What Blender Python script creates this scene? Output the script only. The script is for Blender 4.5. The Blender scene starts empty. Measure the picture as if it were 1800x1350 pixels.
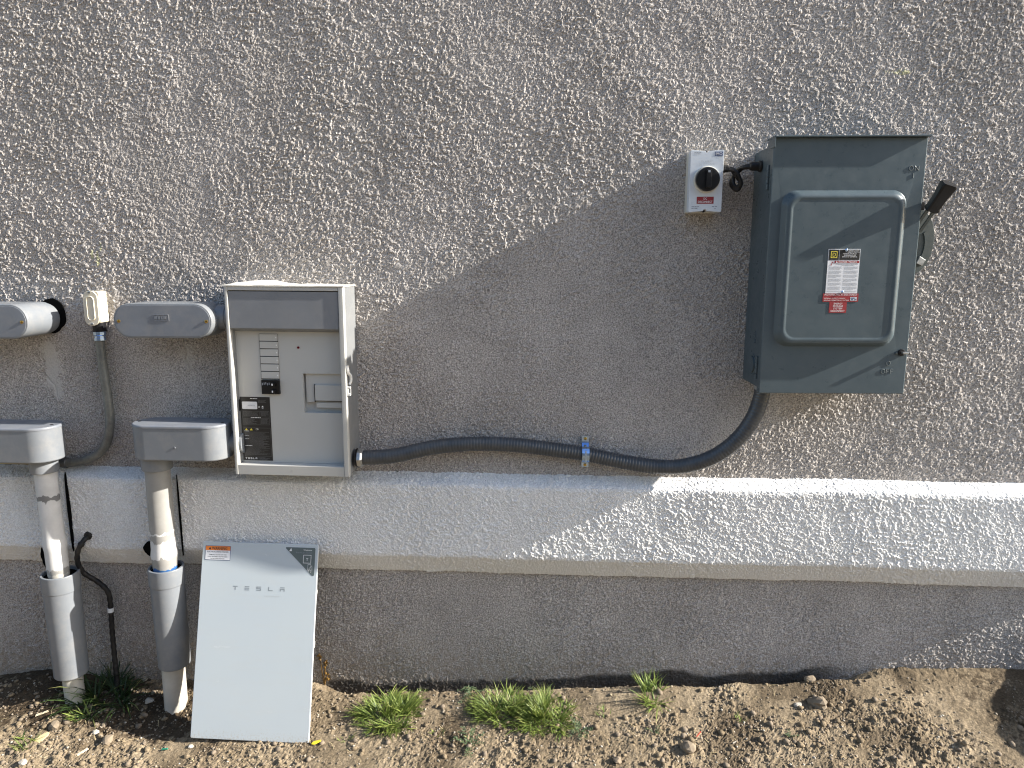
import bpy, bmesh, math, random
import numpy as np
from mathutils import Vector, Matrix, Euler

S = bpy.context.scene
COL = S.collection
PI = math.pi
R = math.radians

# ------------------------------------------------------------------ camera
CAM_D, CAM_H, PITCH, YAW = 2.53, 1.62, 10.0, 3.5
cam = bpy.data.cameras.new('camera')
cam.sensor_width = 36.0
cam.lens = 1248.0 / 1800.0 * 36.0
cam.clip_start = 0.05
cam.clip_end = 500
camo = bpy.data.objects.new('camera', cam)
COL.objects.link(camo)
camo.location = (0, -CAM_D, CAM_H)
camo.rotation_euler = (R(90 - PITCH), 0, R(YAW))
S.camera = camo

# ------------------------------------------------------------------ light
SUN_A, SUN_T = 27.1, 0.054          # angle of the rays along the wall, drift into the wall
sd = Vector((-math.cos(R(SUN_A)), SUN_T, -math.sin(R(SUN_A)))).normalized()
sun = bpy.data.lights.new('sun', 'SUN')
sun.energy = 5.0
sun.angle = R(0.5)
sun.color = (1.0, 0.945, 0.86)
suno = bpy.data.objects.new('sun', sun)
COL.objects.link(suno)
suno.location = (6, -2, 5)
suno.rotation_euler = sd.to_track_quat('-Z', 'Y').to_euler()
W = bpy.data.worlds.new('World')
S.world = W
W.use_nodes = True
wn = W.node_tree
sky = wn.nodes.new('ShaderNodeTexSky')
sky.sky_type = 'NISHITA'
sky.sun_disc = False
sky.sun_elevation = math.asin(-sd.z)
sky.sun_rotation = math.atan2(-sd.x, -sd.y)
sky.air_density = 1.0
sky.dust_density = 1.2
sky.ozone_density = 1.0
bg = wn.nodes['Background']
wn.links.new(sky.outputs[0], bg.inputs[0])
bg.inputs[1].default_value = 0.114
S.view_settings.view_transform = 'Standard'
S.view_settings.look = 'None'
S.view_settings.gamma = 1.0
S.view_settings.use_curve_mapping = False
S.view_settings.exposure = 1.5
S.cycles.use_denoising = True
S.cycles.denoiser = 'OPENIMAGEDENOISE'
S.cycles.denoising_input_passes = 'RGB_ALBEDO_NORMAL'
S.cycles.denoising_prefilter = 'ACCURATE'
S.cycles.use_adaptive_sampling = False
S.cycles.max_bounces = 6
S.cycles.diffuse_bounces = 3
S.cycles.filter_width = 1.15

rng = np.random.default_rng(7)
rnd = random.Random(11)

# ------------------------------------------------------------------ helpers
SHIFT = {}


def tag(o, label=None, cat=None, group=None, kind=None):
    if label: o['label'] = label
    if cat: o['category'] = cat
    if group: o['group'] = group
    if kind: o['kind'] = kind
    return o


def thing(name, loc, label, cat, group=None, rot=(0, 0, 0), local=False):
    o = bpy.data.objects.new(name, None)
    o.empty_display_size = 0.05
    COL.objects.link(o)
    o.location = loc
    o.rotation_euler = rot
    SHIFT[o] = Vector((0, 0, 0)) if local else Vector(loc)
    return tag(o, label, cat, group)


def obj(name, bm, mat, parent=None, smooth=40):
    me = bpy.data.meshes.new(name)
    if parent is not None and parent in SHIFT:
        s = SHIFT[parent]
        if s.length > 0:
            bmesh.ops.translate(bm, verts=bm.verts, vec=-s)
    bm.normal_update()
    bm.to_mesh(me)
    bm.free()
    me.materials.append(mat)
    if smooth:
        me.polygons.foreach_set('use_smooth', [True] * len(me.polygons))
        me.set_sharp_from_angle(angle=R(smooth))
    o = bpy.data.objects.new(name, me)
    if smooth:
        wm = o.modifiers.new('weighted_normal', 'WEIGHTED_NORMAL')
        wm.keep_sharp = True
        wm.weight = 100
    if name in ('lettering', 'small_lettering', 'fine_print', 'raised_lettering', 'embossed_mark', 'rating_mark', 'warning_triangles', 'emblem', 'shock_figure', 'gap', 'value_field'):
        o['kind'] = 'stuff'
    COL.objects.link(o)
    if parent is not None:
        o.parent = parent
        SHIFT[o] = SHIFT[parent]
    else:
        SHIFT[o] = Vector((0, 0, 0))
    return o


def B():
    return bmesh.new()


def box(bm, x0, x1, y0, y1, z0, z1, bev=0.0, seg=2):
    r = bmesh.ops.create_cube(bm, size=1.0)
    vs = r['verts']
    bmesh.ops.scale(bm, vec=(x1 - x0, y1 - y0, z1 - z0), verts=vs)
    bmesh.ops.translate(bm, vec=((x0 + x1) / 2, (y0 + y1) / 2, (z0 + z1) / 2), verts=vs)
    if bev > 0:
        es = list({e for v in vs for e in v.link_edges})
        bmesh.ops.bevel(bm, geom=es, offset=bev, segments=seg, profile=0.5, affect='EDGES')
    return bm


def stadium(cx, cz, hw, hh, r, n=8):
    """rounded rectangle outline, counter clockwise (x, z)"""
    p = []
    for (sx, sz, a0) in ((1, -1, -90), (1, 1, 0), (-1, 1, 90), (-1, -1, 180)):
        for k in range(n + 1):
            a = R(a0 + 90.0 * k / n)
            p.append((cx + sx * (hw - r) + r * math.cos(a), cz + sz * (hh - r) + r * math.sin(a)))
    q = []
    for a in p:
        if not q or (abs(a[0] - q[-1][0]) + abs(a[1] - q[-1][1])) > 1e-6:
            q.append(a)
    return q


def loft(bm, rings, cap0=True, cap1=True):
    """rings of 3D points with the same count"""
    rv = [[bm.verts.new(p) for p in r] for r in rings]
    n = len(rv[0])
    for a, b in zip(rv, rv[1:]):
        for i in range(n):
            j = (i + 1) % n
            try:
                bm.faces.new((a[i], a[j], b[j], b[i]))
            except ValueError:
                pass
    if cap0:
        bm.faces.new(rv[0][::-1])
    if cap1:
        bm.faces.new(rv[-1])
    return bm


def fixn(bm):
    bmesh.ops.recalc_face_normals(bm, faces=bm.faces)
    return bm


def inset_outline(o, d):
    n = len(o)
    out = []
    for i in range(n):
        p0, p1, p2 = Vector(o[i - 1]), Vector(o[i]), Vector(o[(i + 1) % n])
        e1 = (p1 - p0).normalized()
        e2 = (p2 - p1).normalized()
        t = (e1 + e2)
        if t.length < 1e-6:
            t = e1
        t.normalize()
        nn = Vector((-t.y, t.x))
        c = max(0.5, nn.dot(Vector((-e1.y, e1.x))))
        out.append(tuple(p1 + nn * (d / c)))
    return out


def prism_y(bm, outline, y_back, y_front, bev=0.0, seg=3):
    """outline in x,z extruded along y; y_front is nearer the viewer (smaller); its edge is rounded"""
    rings = [[(x, y_back, z) for x, z in outline]]
    if bev > 0:
        for k in range(seg + 1):
            a = PI / 2 * k / seg
            oo = inset_outline(outline, bev * (1 - math.cos(a)))
            rings.append([(x, y_front + bev * (1 - math.sin(a)), z) for x, z in oo])
    else:
        rings.append([(x, y_front, z) for x, z in outline])
    loft(bm, rings)
    return fixn(bm)


def prism_z(bm, outline, z0, z1, bev0=0.0, bev1=0.0, seg=3):
    """outline in x,y extruded along z"""
    rings = []
    if bev0 > 0:
        for k in range(seg + 1):
            a = PI / 2 * k / seg
            oo = inset_outline(outline, bev0 * (1 - math.sin(a)))
            rings.append([(x, y, z0 + bev0 * (1 - math.cos(a))) for x, y in oo])
    else:
        rings.append([(x, y, z0) for x, y in outline])
    if bev1 > 0:
        for k in range(seg + 1):
            a = PI / 2 * k / seg
            oo = inset_outline(outline, bev1 * (1 - math.cos(a)))
            rings.append([(x, y, z1 - bev1 * (1 - math.sin(a))) for x, y in oo])
    else:
        rings.append([(x, y, z1) for x, y in outline])
    loft(bm, rings)
    return fixn(bm)


def lathe(bm, prof, base, axis, n=28, caps=True):
    """prof: (radius, distance along axis)"""
    ax = Vector(axis).normalized()
    q = ax.to_track_quat('Z', 'X').to_matrix()
    b = Vector(base)
    rings = []
    for r, h in prof:
        rings.append([tuple(b + q @ Vector((r * math.cos(2 * PI * k / n), r * math.sin(2 * PI * k / n), h))) for k in range(n)])
    loft(bm, rings, caps, caps)
    return fixn(bm)


def spline(pts, n=10):
    P = [Vector(p) for p in pts]
    P = [P[0] * 2 - P[1]] + P + [P[-1] * 2 - P[-2]]
    out = []
    for i in range(1, len(P) - 2):
        for k in range(n):
            t = k / n
            a, b, c, d = P[i - 1], P[i], P[i + 1], P[i + 2]
            out.append(0.5 * ((2 * b) + (c - a) * t + (2 * a - 5 * b + 4 * c - d) * t * t + (3 * b - a - 3 * c + d) * t ** 3))
    out.append(P[-2])
    return out


def resample(path, step):
    L = [0.0]
    for a, b in zip(path, path[1:]):
        L.append(L[-1] + (b - a).length)
    n = max(2, int(L[-1] / step))
    out = []
    j = 0
    for k in range(n + 1):
        s = L[-1] * k / n
        while j < len(L) - 2 and L[j + 1] < s:
            j += 1
        f = (s - L[j]) / max(1e-9, L[j + 1] - L[j])
        out.append(path[j].lerp(path[j + 1], f))
    return out


def tube(bm, path, rad, n=14, caps=True):
    """rad: number or function(i, count)"""
    m = len(path)
    up = None
    rings = []
    for i, p in enumerate(path):
        t = (path[min(i + 1, m - 1)] - path[max(i - 1, 0)]).normalized()
        if up is None:
            up = t.orthogonal().normalized()
        up = (up - t * up.dot(t)).normalized()
        s = t.cross(up)
        r = rad(i, m) if callable(rad) else rad
        rings.append([tuple(p + (up * math.cos(2 * PI * k / n) + s * math.sin(2 * PI * k / n)) * r) for k in range(n)])
    loft(bm, rings, caps, caps)
    return fixn(bm)


def poly_y(bm, outline, y, thick=0.0005):
    """thin flat plate facing the viewer"""
    return prism_y(bm, outline, y + thick, y)


def rect(x0, x1, z0, z1):
    return [(x0, z0), (x1, z0), (x1, z1), (x0, z1)]


def sticker(name, outline, y, mat, parent, thick=0.0006):
    bm = B()
    poly_y(bm, outline, y - thick, thick)
    return obj(name, bm, mat, parent, 0)


def text_into(bm, s, x, z, y, size, align='CENTER', width=None, bold=0.0, depth=0.0):
    """lettering facing -y, its middle line at z; cap height about 0.7*size"""
    cu = bpy.data.curves.new('lettering', 'FONT')
    cu.body = s
    cu.size = 1.0
    cu.align_x = align
    cu.resolution_u = 2
    cu.offset = bold
    cu.extrude = 0.0
    ob = bpy.data.objects.new('lettering', cu)
    COL.objects.link(ob)
    dg = bpy.context.evaluated_depsgraph_get()
    me = bpy.data.meshes.new_from_object(ob.evaluated_get(dg))
    bpy.data.objects.remove(ob)
    bpy.data.curves.remove(cu)
    co = np.zeros(len(me.vertices) * 3)
    me.vertices.foreach_get('co', co)
    co = co.reshape(-1, 3)
    if len(co) == 0:
        return
    w = co[:, 0].max() - co[:, 0].min()
    sx = size if width is None else width / w
    vs = [bm.verts.new((x + c[0] * sx, y, z + (c[1] - 0.35) * size)) for c in co]
    fs = []
    for p in me.polygons:
        try:
            fs.append(bm.faces.new([vs[i] for i in p.vertices]))
        except ValueError:
            pass
    if depth:
        r = bmesh.ops.extrude_face_region(bm, geom=fs)
        ev = [g for g in r['geom'] if isinstance(g, bmesh.types.BMVert)]
        bmesh.ops.translate(bm, verts=ev, vec=(0, -depth, 0))
    bpy.data.meshes.remove(me)


def lettering(name, lines, mat, parent, depth=0.0):
    """lines: (text, x, z, y, size, kwargs)"""
    bm = B()
    for (s, x, z, y, size, kw) in lines:
        text_into(bm, s, x, z, y, size, depth=depth, **kw)
    if depth:
        fixn(bm)
    return obj(name, bm, mat, parent, 0)


def fine_print(bm, x0, x1, z, y, h, r, full=False):
    """a line of print too small to read: word-length dashes"""
    x = x0
    end = x1 if full else x0 + (x1 - x0) * r.uniform(0.55, 1.0)
    while x < end:
        w = r.uniform(1.2, 4.5) * h
        e = min(x + w, end)
        vs = [bm.verts.new(p) for p in ((x, y, z), (e, y, z), (e, y, z + h), (x, y, z + h))]
        bm.faces.new(vs)
        x = e + h * 0.7


def bars(bm, rects, y):
    for (x0, x1, z0, z1) in rects:
        vs = [bm.verts.new(p) for p in ((x0, y, z0), (x1, y, z0), (x1, y, z1), (x0, y, z1))]
        bm.faces.new(vs)


# ------------------------------------------------------------------ materials
def newmat(name):
    m = bpy.data.materials.new(name)
    m.use_nodes = True
    nt = m.node_tree
    return m, nt, nt.nodes['Principled BSDF']


def noise(nt, scale, detail=4, rough=0.55, vec=None, dims='3D'):
    n = nt.nodes.new('ShaderNodeTexNoise')
    n.inputs['Scale'].default_value = scale
    n.inputs['Detail'].default_value = detail
    n.inputs['Roughness'].default_value = rough
    if vec is None:
        tc = nt.nodes.new('ShaderNodeTexCoord')
        vec = tc.outputs['Object']
    nt.links.new(vec, n.inputs['Vector'])
    return n


def ramp(nt, src, stops, interp='LINEAR'):
    r = nt.nodes.new('ShaderNodeValToRGB')
    r.color_ramp.interpolation = interp
    while len(r.color_ramp.elements) < len(stops):
        r.color_ramp.elements.new(0.5)
    for e, (p, c) in zip(r.color_ramp.elements, stops):
        e.position = p
        e.color = (*c, 1) if len(c) == 3 else c
    nt.links.new(src, r.inputs[0])
    return r


def mix(nt, fac, a, b, mode='MIX'):
    m = nt.nodes.new('ShaderNodeMix')
    m.data_type = 'RGBA'
    m.blend_type = mode
    for sock, v in ((m.inputs[0], fac), (m.inputs[6], a), (m.inputs[7], b)):
        if hasattr(v, 'links') or isinstance(v, bpy.types.NodeSocket):
            nt.links.new(v, sock)
        elif isinstance(v, (int, float)):
            sock.default_value = v
        else:
            sock.default_value = (*v, 1)
    return m.outputs[2]


def bump(nt, bs, h, strength, dist):
    b = nt.nodes.new('ShaderNodeBump')
    b.inputs['Strength'].default_value = strength
    b.inputs['Distance'].default_value = dist
    nt.links.new(h, b.inputs['Height'])
    nt.links.new(b.outputs[0], bs.inputs['Normal'])


def mul(c, k):
    return tuple(min(1.0, max(0.0, v * k)) for v in c)


def mat(name, col, rough=0.5, metal=0.0, spec=0.5, var=0.08, vscale=9.0, bmp=0.0, bscale=300.0, dust=0.0, coat=0.0,
        dustcol=(0.42, 0.37, 0.3), rvar=0.1):
    m, nt, bs = newmat(name)
    n = noise(nt, vscale, 5, 0.6)
    c = ramp(nt, n.outputs['Fac'], [(0.3, mul(col, 1 - var)), (0.7, mul(col, 1 + var))]).outputs[0]
    if dust > 0:
        n2 = noise(nt, vscale * 3.1, 8, 0.7)
        f = ramp(nt, n2.outputs['Fac'], [(0.45, (0, 0, 0)), (0.8, (dust, dust, dust))]).outputs[0]
        c = mix(nt, f, c, dustcol)
    nt.links.new(c, bs.inputs['Base Color'])
    n3 = noise(nt, vscale * 4, 6, 0.65)
    rr = ramp(nt, n3.outputs['Fac'], [(0.3, (max(0, rough - rvar),) * 3), (0.7, (min(1, rough + rvar),) * 3)]).outputs[0]
    nt.links.new(rr, bs.inputs['Roughness'])
    bs.inputs['Metallic'].default_value = metal
    bs.inputs['Specular IOR Level'].default_value = spec
    if coat:
        bs.inputs['Coat Weight'].default_value = coat
        bs.inputs['Coat Roughness'].default_value = 0.08
    if bmp > 0:
        n4 = noise(nt, bscale, 3, 0.6)
        bump(nt, bs, n4.outputs['Fac'], bmp, 0.001)
    return m


def plain(name, col, rough=0.5, metal=0.0, spec=0.5):
    m, nt, bs = newmat(name)
    n = noise(nt, 40, 3)
    c = ramp(nt, n.outputs['Fac'], [(0.3, mul(col, 0.93)), (0.7, mul(col, 1.07))]).outputs[0]
    nt.links.new(c, bs.inputs['Base Color'])
    bs.inputs['Roughness'].default_value = rough
    bs.inputs['Metallic'].default_value = metal
    bs.inputs['Specular IOR Level'].default_value = spec
    return m


def stucco_mat(name, lo, hi, patch, grain=0.25):
    m, nt, bs = newmat(name)
    geo = nt.nodes.new('ShaderNodeNewGeometry')
    pos = geo.outputs['Position']
    n = noise(nt, 2.6, 7, 0.66, pos)
    c = ramp(nt, n.outputs['Fac'], [(0.36, lo), (0.64, hi)]).outputs[0]
    ng = noise(nt, 210, 4, 0.7, pos)
    g = ramp(nt, ng.outputs['Fac'], [(0.36, (1 - grain,) * 3), (0.64, (1 + grain,) * 3)]).outputs[0]
    c = mix(nt, 1.0, c, g, 'MULTIPLY')
    mp = nt.nodes.new('ShaderNodeMapping')
    mp.inputs['Scale'].default_value = (16, 16, 1.6)
    nt.links.new(pos, mp.inputs[0])
    ns = noise(nt, 1.0, 5, 0.6, mp.outputs[0])
    st_ = ramp(nt, ns.outputs['Fac'], [(0.35, (0.965, 0.96, 0.955)), (0.55, (1.0, 1.0, 1.0)), (0.75, (1.02, 1.02, 1.02))]).outputs[0]
    c = mix(nt, 1.0, c, st_, 'MULTIPLY')
    sz = nt.nodes.new('ShaderNodeSeparateXYZ')
    nt.links.new(pos, sz.inputs[0])
    nsp = noise(nt, 45, 6, 0.7, pos)
    ms = nt.nodes.new('ShaderNodeMath')
    ms.operation = 'MULTIPLY_ADD'
    nt.links.new(sz.outputs[2], ms.inputs[0])
    ms.inputs[1].default_value = -1.1
    nt.links.new(nsp.outputs['Fac'], ms.inputs[2])
    sp = ramp(nt, ms.outputs[0], [(0.34, (0, 0, 0)), (0.55, (0.7, 0.7, 0.7))]).outputs[0]
    c = mix(nt, sp, c, (0.30, 0.25, 0.19))
    at = nt.nodes.new('ShaderNodeAttribute')
    at.attribute_name = 'marks'
    sep = nt.nodes.new('ShaderNodeSeparateColor')
    nt.links.new(at.outputs['Color'], sep.inputs[0])
    c = mix(nt, sep.outputs[0], c, patch)
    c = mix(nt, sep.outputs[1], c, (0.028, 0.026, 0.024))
    c = mix(nt, sep.outputs[2], c, (0.55, 0.58, 0.12))
    nt.links.new(c, bs.inputs['Base Color'])
    bs.inputs['Roughness'].default_value = 0.92
    bs.inputs['Specular IOR Level'].default_value = 0.15
    nb = noise(nt, 330, 4, 0.65, pos)
    nb2 = noise(nt, 170, 3, 0.6, pos)
    ad = nt.nodes.new('ShaderNodeMath')
    ad.operation = 'ADD'
    nt.links.new(nb.outputs['Fac'], ad.inputs[0])
    nt.links.new(nb2.outputs['Fac'], ad.inputs[1])
    bump(nt, bs, ad.outputs[0], 1.0, 0.0042)
    return m


M = {}
M['wall'] = stucco_mat('stucco_taupe', (0.362, 0.336, 0.312), (0.462, 0.430, 0.402), (0.50, 0.48, 0.455), 0.56)
M['band'] = stucco_mat('stucco_white', (0.72, 0.715, 0.70), (0.82, 0.815, 0.80), (0.76, 0.745, 0.72), 0.2)
M['pvc'] = mat('grey_pvc', (0.158, 0.172, 0.189), 0.40, var=0.06, vscale=6, dust=0.22, bmp=0.05, bscale=120)
M['pvc_white'] = mat('pale_conduit_paint', (0.62, 0.63, 0.62), 0.45, var=0.05, dust=0.1)
M['pvc_cover'] = mat('grey_cover_plate', (0.155, 0.170, 0.195), 0.38, var=0.1, vscale=7, dust=0.2)
M['brass'] = plain('brass_screw', (0.55, 0.36, 0.10), 0.3, 1.0)
M['zinc'] = plain('sky_tinted_zinc', (0.42, 0.58, 0.85), 0.2, 1.0)  # blue of the reflected sky is put into the metal colour
M['steel'] = mat('galvanised_steel', (0.45, 0.46, 0.46), 0.35, 0.9, var=0.15, vscale=30)
M['black'] = mat('black_plastic', (0.008, 0.008, 0.009), 0.38, spec=0.3, var=0.2)
M['rubber'] = mat('black_rubber', (0.010, 0.010, 0.011), 0.5, spec=0.3, var=0.25, dust=0.12)
M['hole'] = plain('dark_hole', (0.006, 0.006, 0.006), 1.0, spec=0.0)
M['flex'] = mat('flexible_conduit_grey', (0.045, 0.050, 0.056), 0.38, var=0.1, dust=0.12)
M['flex2'] = mat('aged_flexible_conduit', (0.12, 0.125, 0.115), 0.42, var=0.3, vscale=25, dust=0.3)
M['cream'] = mat('cream_cast_metal', (0.60, 0.55, 0.44), 0.4, var=0.08, dust=0.1)
M['cab'] = mat('pale_grey_powder_coat', (0.40, 0.40, 0.38), 0.5, var=0.04, vscale=5, bmp=0.06, bscale=900, dust=0.12)
M['cab_side'] = mat('mid_grey_powder_coat', (0.165, 0.172, 0.178), 0.5, var=0.05, vscale=6, dust=0.1)
M['dead'] = mat('dead_front_grey', (0.44, 0.44, 0.42), 0.5, var=0.03, vscale=5, dust=0.06)
M['dark'] = mat('dark_grey_cover', (0.17, 0.18, 0.195), 0.42, var=0.06, vscale=8, dust=0.1)
M['film'] = mat('dusty_white_cap', (0.62, 0.60, 0.54), 0.55, var=0.15, vscale=14, dust=0.5, dustcol=(0.45, 0.36, 0.24))
M['latch'] = mat('white_latch_plastic', (0.66, 0.66, 0.64), 0.4)
M['box'] = mat('slate_enamel', (0.066, 0.088, 0.100), 0.34, spec=0.33, var=0.06, vscale=7, dust=0.16, dustcol=(0.16, 0.175, 0.175), bmp=0.03, bscale=600)
M['lit_letter'] = mat('lit_letter_enamel', (0.13, 0.15, 0.155), 0.3, var=0.15, vscale=60)  # paler enamel, paints the sunlit edges of the raised letters
M['bracket'] = mat('slate_green_bracket', (0.058, 0.072, 0.070), 0.4, var=0.1, dust=0.1)
M['cover'] = None
M['cover_edge'] = mat('white_cover_edge', (0.62, 0.63, 0.62), 0.4, var=0.03)
M['white'] = plain('white_print', (0.75, 0.75, 0.75), 0.5)
M['label_white'] = plain('white_label', (0.66, 0.67, 0.69), 0.45)
M['label_black'] = plain('black_label', (0.012, 0.012, 0.012), 0.4)
M['label_red'] = plain('red_label', (0.26, 0.02, 0.025), 0.45)
M['label_orange'] = plain('orange_label', (0.72, 0.20, 0.03), 0.5)
M['label_yellow'] = plain('yellow_print', (0.66, 0.55, 0.05), 0.5)
M['label_green'] = plain('grey_green_label', (0.10, 0.125, 0.125), 0.4)
M['label_navy'] = plain('navy_label', (0.03, 0.06, 0.16), 0.4)
M['print_grey'] = plain('grey_print', (0.26, 0.28, 0.31), 0.5)
M['print_faint'] = plain('faint_print', (0.47, 0.49, 0.50), 0.5)
M['print_cover'] = plain('soft_grey_print', (0.22, 0.25, 0.27), 0.4)
M['print_dim'] = plain('dim_white_print', (0.13, 0.13, 0.13), 0.5)
M['print_black'] = plain('black_print', (0.02, 0.02, 0.025), 0.5)
M['iso'] = mat('isolator_shell', (0.58, 0.56, 0.49), 0.45, var=0.05)
M['iso_face'] = mat('isolator_face', (0.60, 0.64, 0.68), 0.35, var=0.03)
M['led'] = plain('red_lens', (0.25, 0.02, 0.03), 0.2)
M['concrete'] = mat('concrete', (0.33, 0.32, 0.30), 0.9, var=0.15, vscale=12, bmp=0.4, bscale=150)

# ------------------------------------------------------------------ numpy noise
_T = rng.random((1024, 1024)).astype(np.float32)


def vn(x, y, scale, seed):
    u = x / scale + seed * 37.31
    v = y / scale + seed * 71.77
    i = np.floor(u).astype(np.int64)
    j = np.floor(v).astype(np.int64)
    fu = (u - i).astype(np.float32)
    fv = (v - j).astype(np.float32)
    fu = fu * fu * (3 - 2 * fu)
    fv = fv * fv * (3 - 2 * fv)
    i0, i1, j0, j1 = i & 1023, (i + 1) & 1023, j & 1023, (j + 1) & 1023
    a = _T[j0, i0] * (1 - fu) + _T[j0, i1] * fu
    b = _T[j1, i0] * (1 - fu) + _T[j1, i1] * fu
    return a * (1 - fv) + b * fv


def sst(a, b, x):
    t = np.clip((x - a) / (b - a), 0, 1)
    return t * t * (3 - 2 * t)


def stucco(x, z, seed=0, dens=0.0):
    """height of the dashed stucco in metres"""
    wx = x + 0.003 * (vn(x, z, 0.010, seed + 1) - 0.5) * 2
    wz = z + 0.003 * (vn(x, z, 0.010, seed + 2) - 0.5) * 2
    n = 0.30 * vn(wx, wz, 0.0105, seed + 3) + 0.40 * vn(wx, wz, 0.0066, seed + 4) + 0.30 * vn(x, z, 0.0044, seed + 5)
    # passes of the trowel and of the spray: denser and thinner patches, drawn out along a slant
    u, v = x * 0.8 + z * 0.6, z * 0.8 - x * 0.6
    lo = 0.30 * vn(u, v * 0.4, 0.10, seed + 6) + 0.35 * vn(u, v * 0.5, 0.032, seed + 7) + 0.35 * vn(x, z, 0.34, seed + 11)
    th = 0.39 + dens + 0.30 * (lo - 0.5)
    amp = 0.55 + 0.75 * sst(0.28, 0.62, 0.6 * vn(u, v * 0.6, 0.24, seed + 13) + 0.4 * vn(x, z, 0.07, seed + 14))
    h = (0.0021 + 0.0010 * vn(x, z, 0.12, seed + 12)) * amp * sst(th, th + 0.27, n)
    h += 0.0017 * (vn(x, z, 0.0048, seed + 8) - 0.5) + 0.0011 * (rng.random(x.shape, dtype=np.float32) - 0.5)
    h += 0.0022 * (vn(x, z, 0.35, seed + 9) - 0.5) + 0.0010 * (vn(x, z, 0.07, seed + 10) - 0.5)
    return h


def grid_mesh(name, P, mat_, marks=None, keep=None, smooth=False):
    """P: rows x cols x 3 vertex grid"""
    r, c, _ = P.shape
    idx = np.arange(r * c).reshape(r, c)
    q = np.stack([idx[:-1, :-1], idx[:-1, 1:], idx[1:, 1:], idx[1:, :-1]], -1).reshape(-1, 4)
    if keep is not None:
        q = q[keep.reshape(-1)]
    me = bpy.data.meshes.new(name)
    me.vertices.add(r * c)
    me.vertices.foreach_set('co', P.astype(np.float32).reshape(-1))
    me.loops.add(len(q) * 4)
    me.loops.foreach_set('vertex_index', q.astype(np.int32).reshape(-1))
    me.polygons.add(len(q))
    me.polygons.foreach_set('loop_start', np.arange(0, len(q) * 4, 4, dtype=np.int32))
    if smooth:
        me.polygons.foreach_set('use_smooth', np.ones(len(q), dtype=bool))
    else:
        me.polygons.foreach_set('use_smooth', np.zeros(len(q), dtype=bool))
    me.update(calc_edges=True)
    if marks is not None:
        a = me.attributes.new('marks', 'FLOAT_COLOR', 'POINT')
        a.data.foreach_set('color', marks.astype(np.float32).reshape(-1))
    me.materials.append(mat_)
    o = bpy.data.objects.new(name, me)
    COL.objects.link(o)
    return o


# ------------------------------------------------------------------ the wall
XC = 1.89                      # corner of the house
STEP = 0.0034
_wx = np.array([-2.4, -1.5, -0.83, 0.0, 0.59, 1.14, 1.6, 3.0])
_wz = np.array([-0.065, -0.055, -0.040, 0.005, 0.045, 0.095, 0.115, 0.125])


def soil_line(x):
    return np.interp(x, _wx, _wz)


def blob(x, z, cx, cz, rx, rz, seed, amt=0.5):
    d = np.hypot((x - cx) / rx, (z - cz) / rz)
    d = d + amt * (vn(x, z, 0.03, seed) - 0.5) * 2 + 0.25 * (vn(x, z, 0.009, seed + 1) - 0.5) * 2
    return 1 - sst(0.75, 1.0, d)


xs = np.concatenate([np.linspace(-7, -3.3, 20), np.arange(-3.27, -2.275, 0.0075), np.arange(-2.27, 1.77, STEP), np.arange(1.772, XC - 0.003, 0.008), [XC]])
zs = np.concatenate([[-0.35], np.arange(-0.13, 0.47, STEP), np.linspace(0.48, 0.80, 8), np.arange(0.815, 2.56, STEP), np.arange(2.565, 2.9, 0.0075), np.linspace(2.93, 3.3, 8)])
X, Z = np.meshgrid(xs, zs)
h = stucco(X, Z)
fine = sst(-2.275, -2.235, X) * (1 - sst(2.52, 2.555, Z))
mid = sst(-3.25, -3.1, X) * (1 - sst(2.86, 2.895, Z))
h = h * fine + (1 - fine) * (0.0012 * (1 - mid) + mid * 1.25 * stucco(X * 0.5, Z * 0.5, 200))
patch = np.maximum.reduce([
    blob(X, Z, -1.900, 1.285, 0.030, 0.055, 21), blob(X, Z, -1.885, 1.20, 0.035, 0.060, 23), blob(X, Z, -1.87, 1.13, 0.02, 0.05, 25),
    0.6 * blob(X, Z, -1.36, 1.27, 0.022, 0.07, 27), 0.5 * blob(X, Z, -1.345, 1.17, 0.02, 0.05, 29)])
smear = np.maximum(blob(X, Z, -1.68, 1.46, 0.075, 0.09, 31), blob(X, Z, -1.86, 1.50, 0.10, 0.05, 33))
h = h * (1 - 0.9 * np.clip(patch * 1.2, 0, 1)) + patch * 0.0015 + smear * 0.0025 * vn(X, Z, 0.025, 35)
def crack(pts, w):
    d = np.full(X.shape, 9.0)
    for (a, b) in zip(pts, pts[1:]):
        ax, az, bx_, bz_ = a[0], a[1], b[0], b[1]
        tt = np.clip(((X - ax) * (bx_ - ax) + (Z - az) * (bz_ - az)) / ((bx_ - ax) ** 2 + (bz_ - az) ** 2), 0, 1)
        d = np.minimum(d, np.hypot(X - ax - tt * (bx_ - ax), Z - az - tt * (bz_ - az)))
    return (1 - sst(0, w, d + 0.004 * (vn(X, Z, 0.02, 95) - 0.5)))


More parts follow.
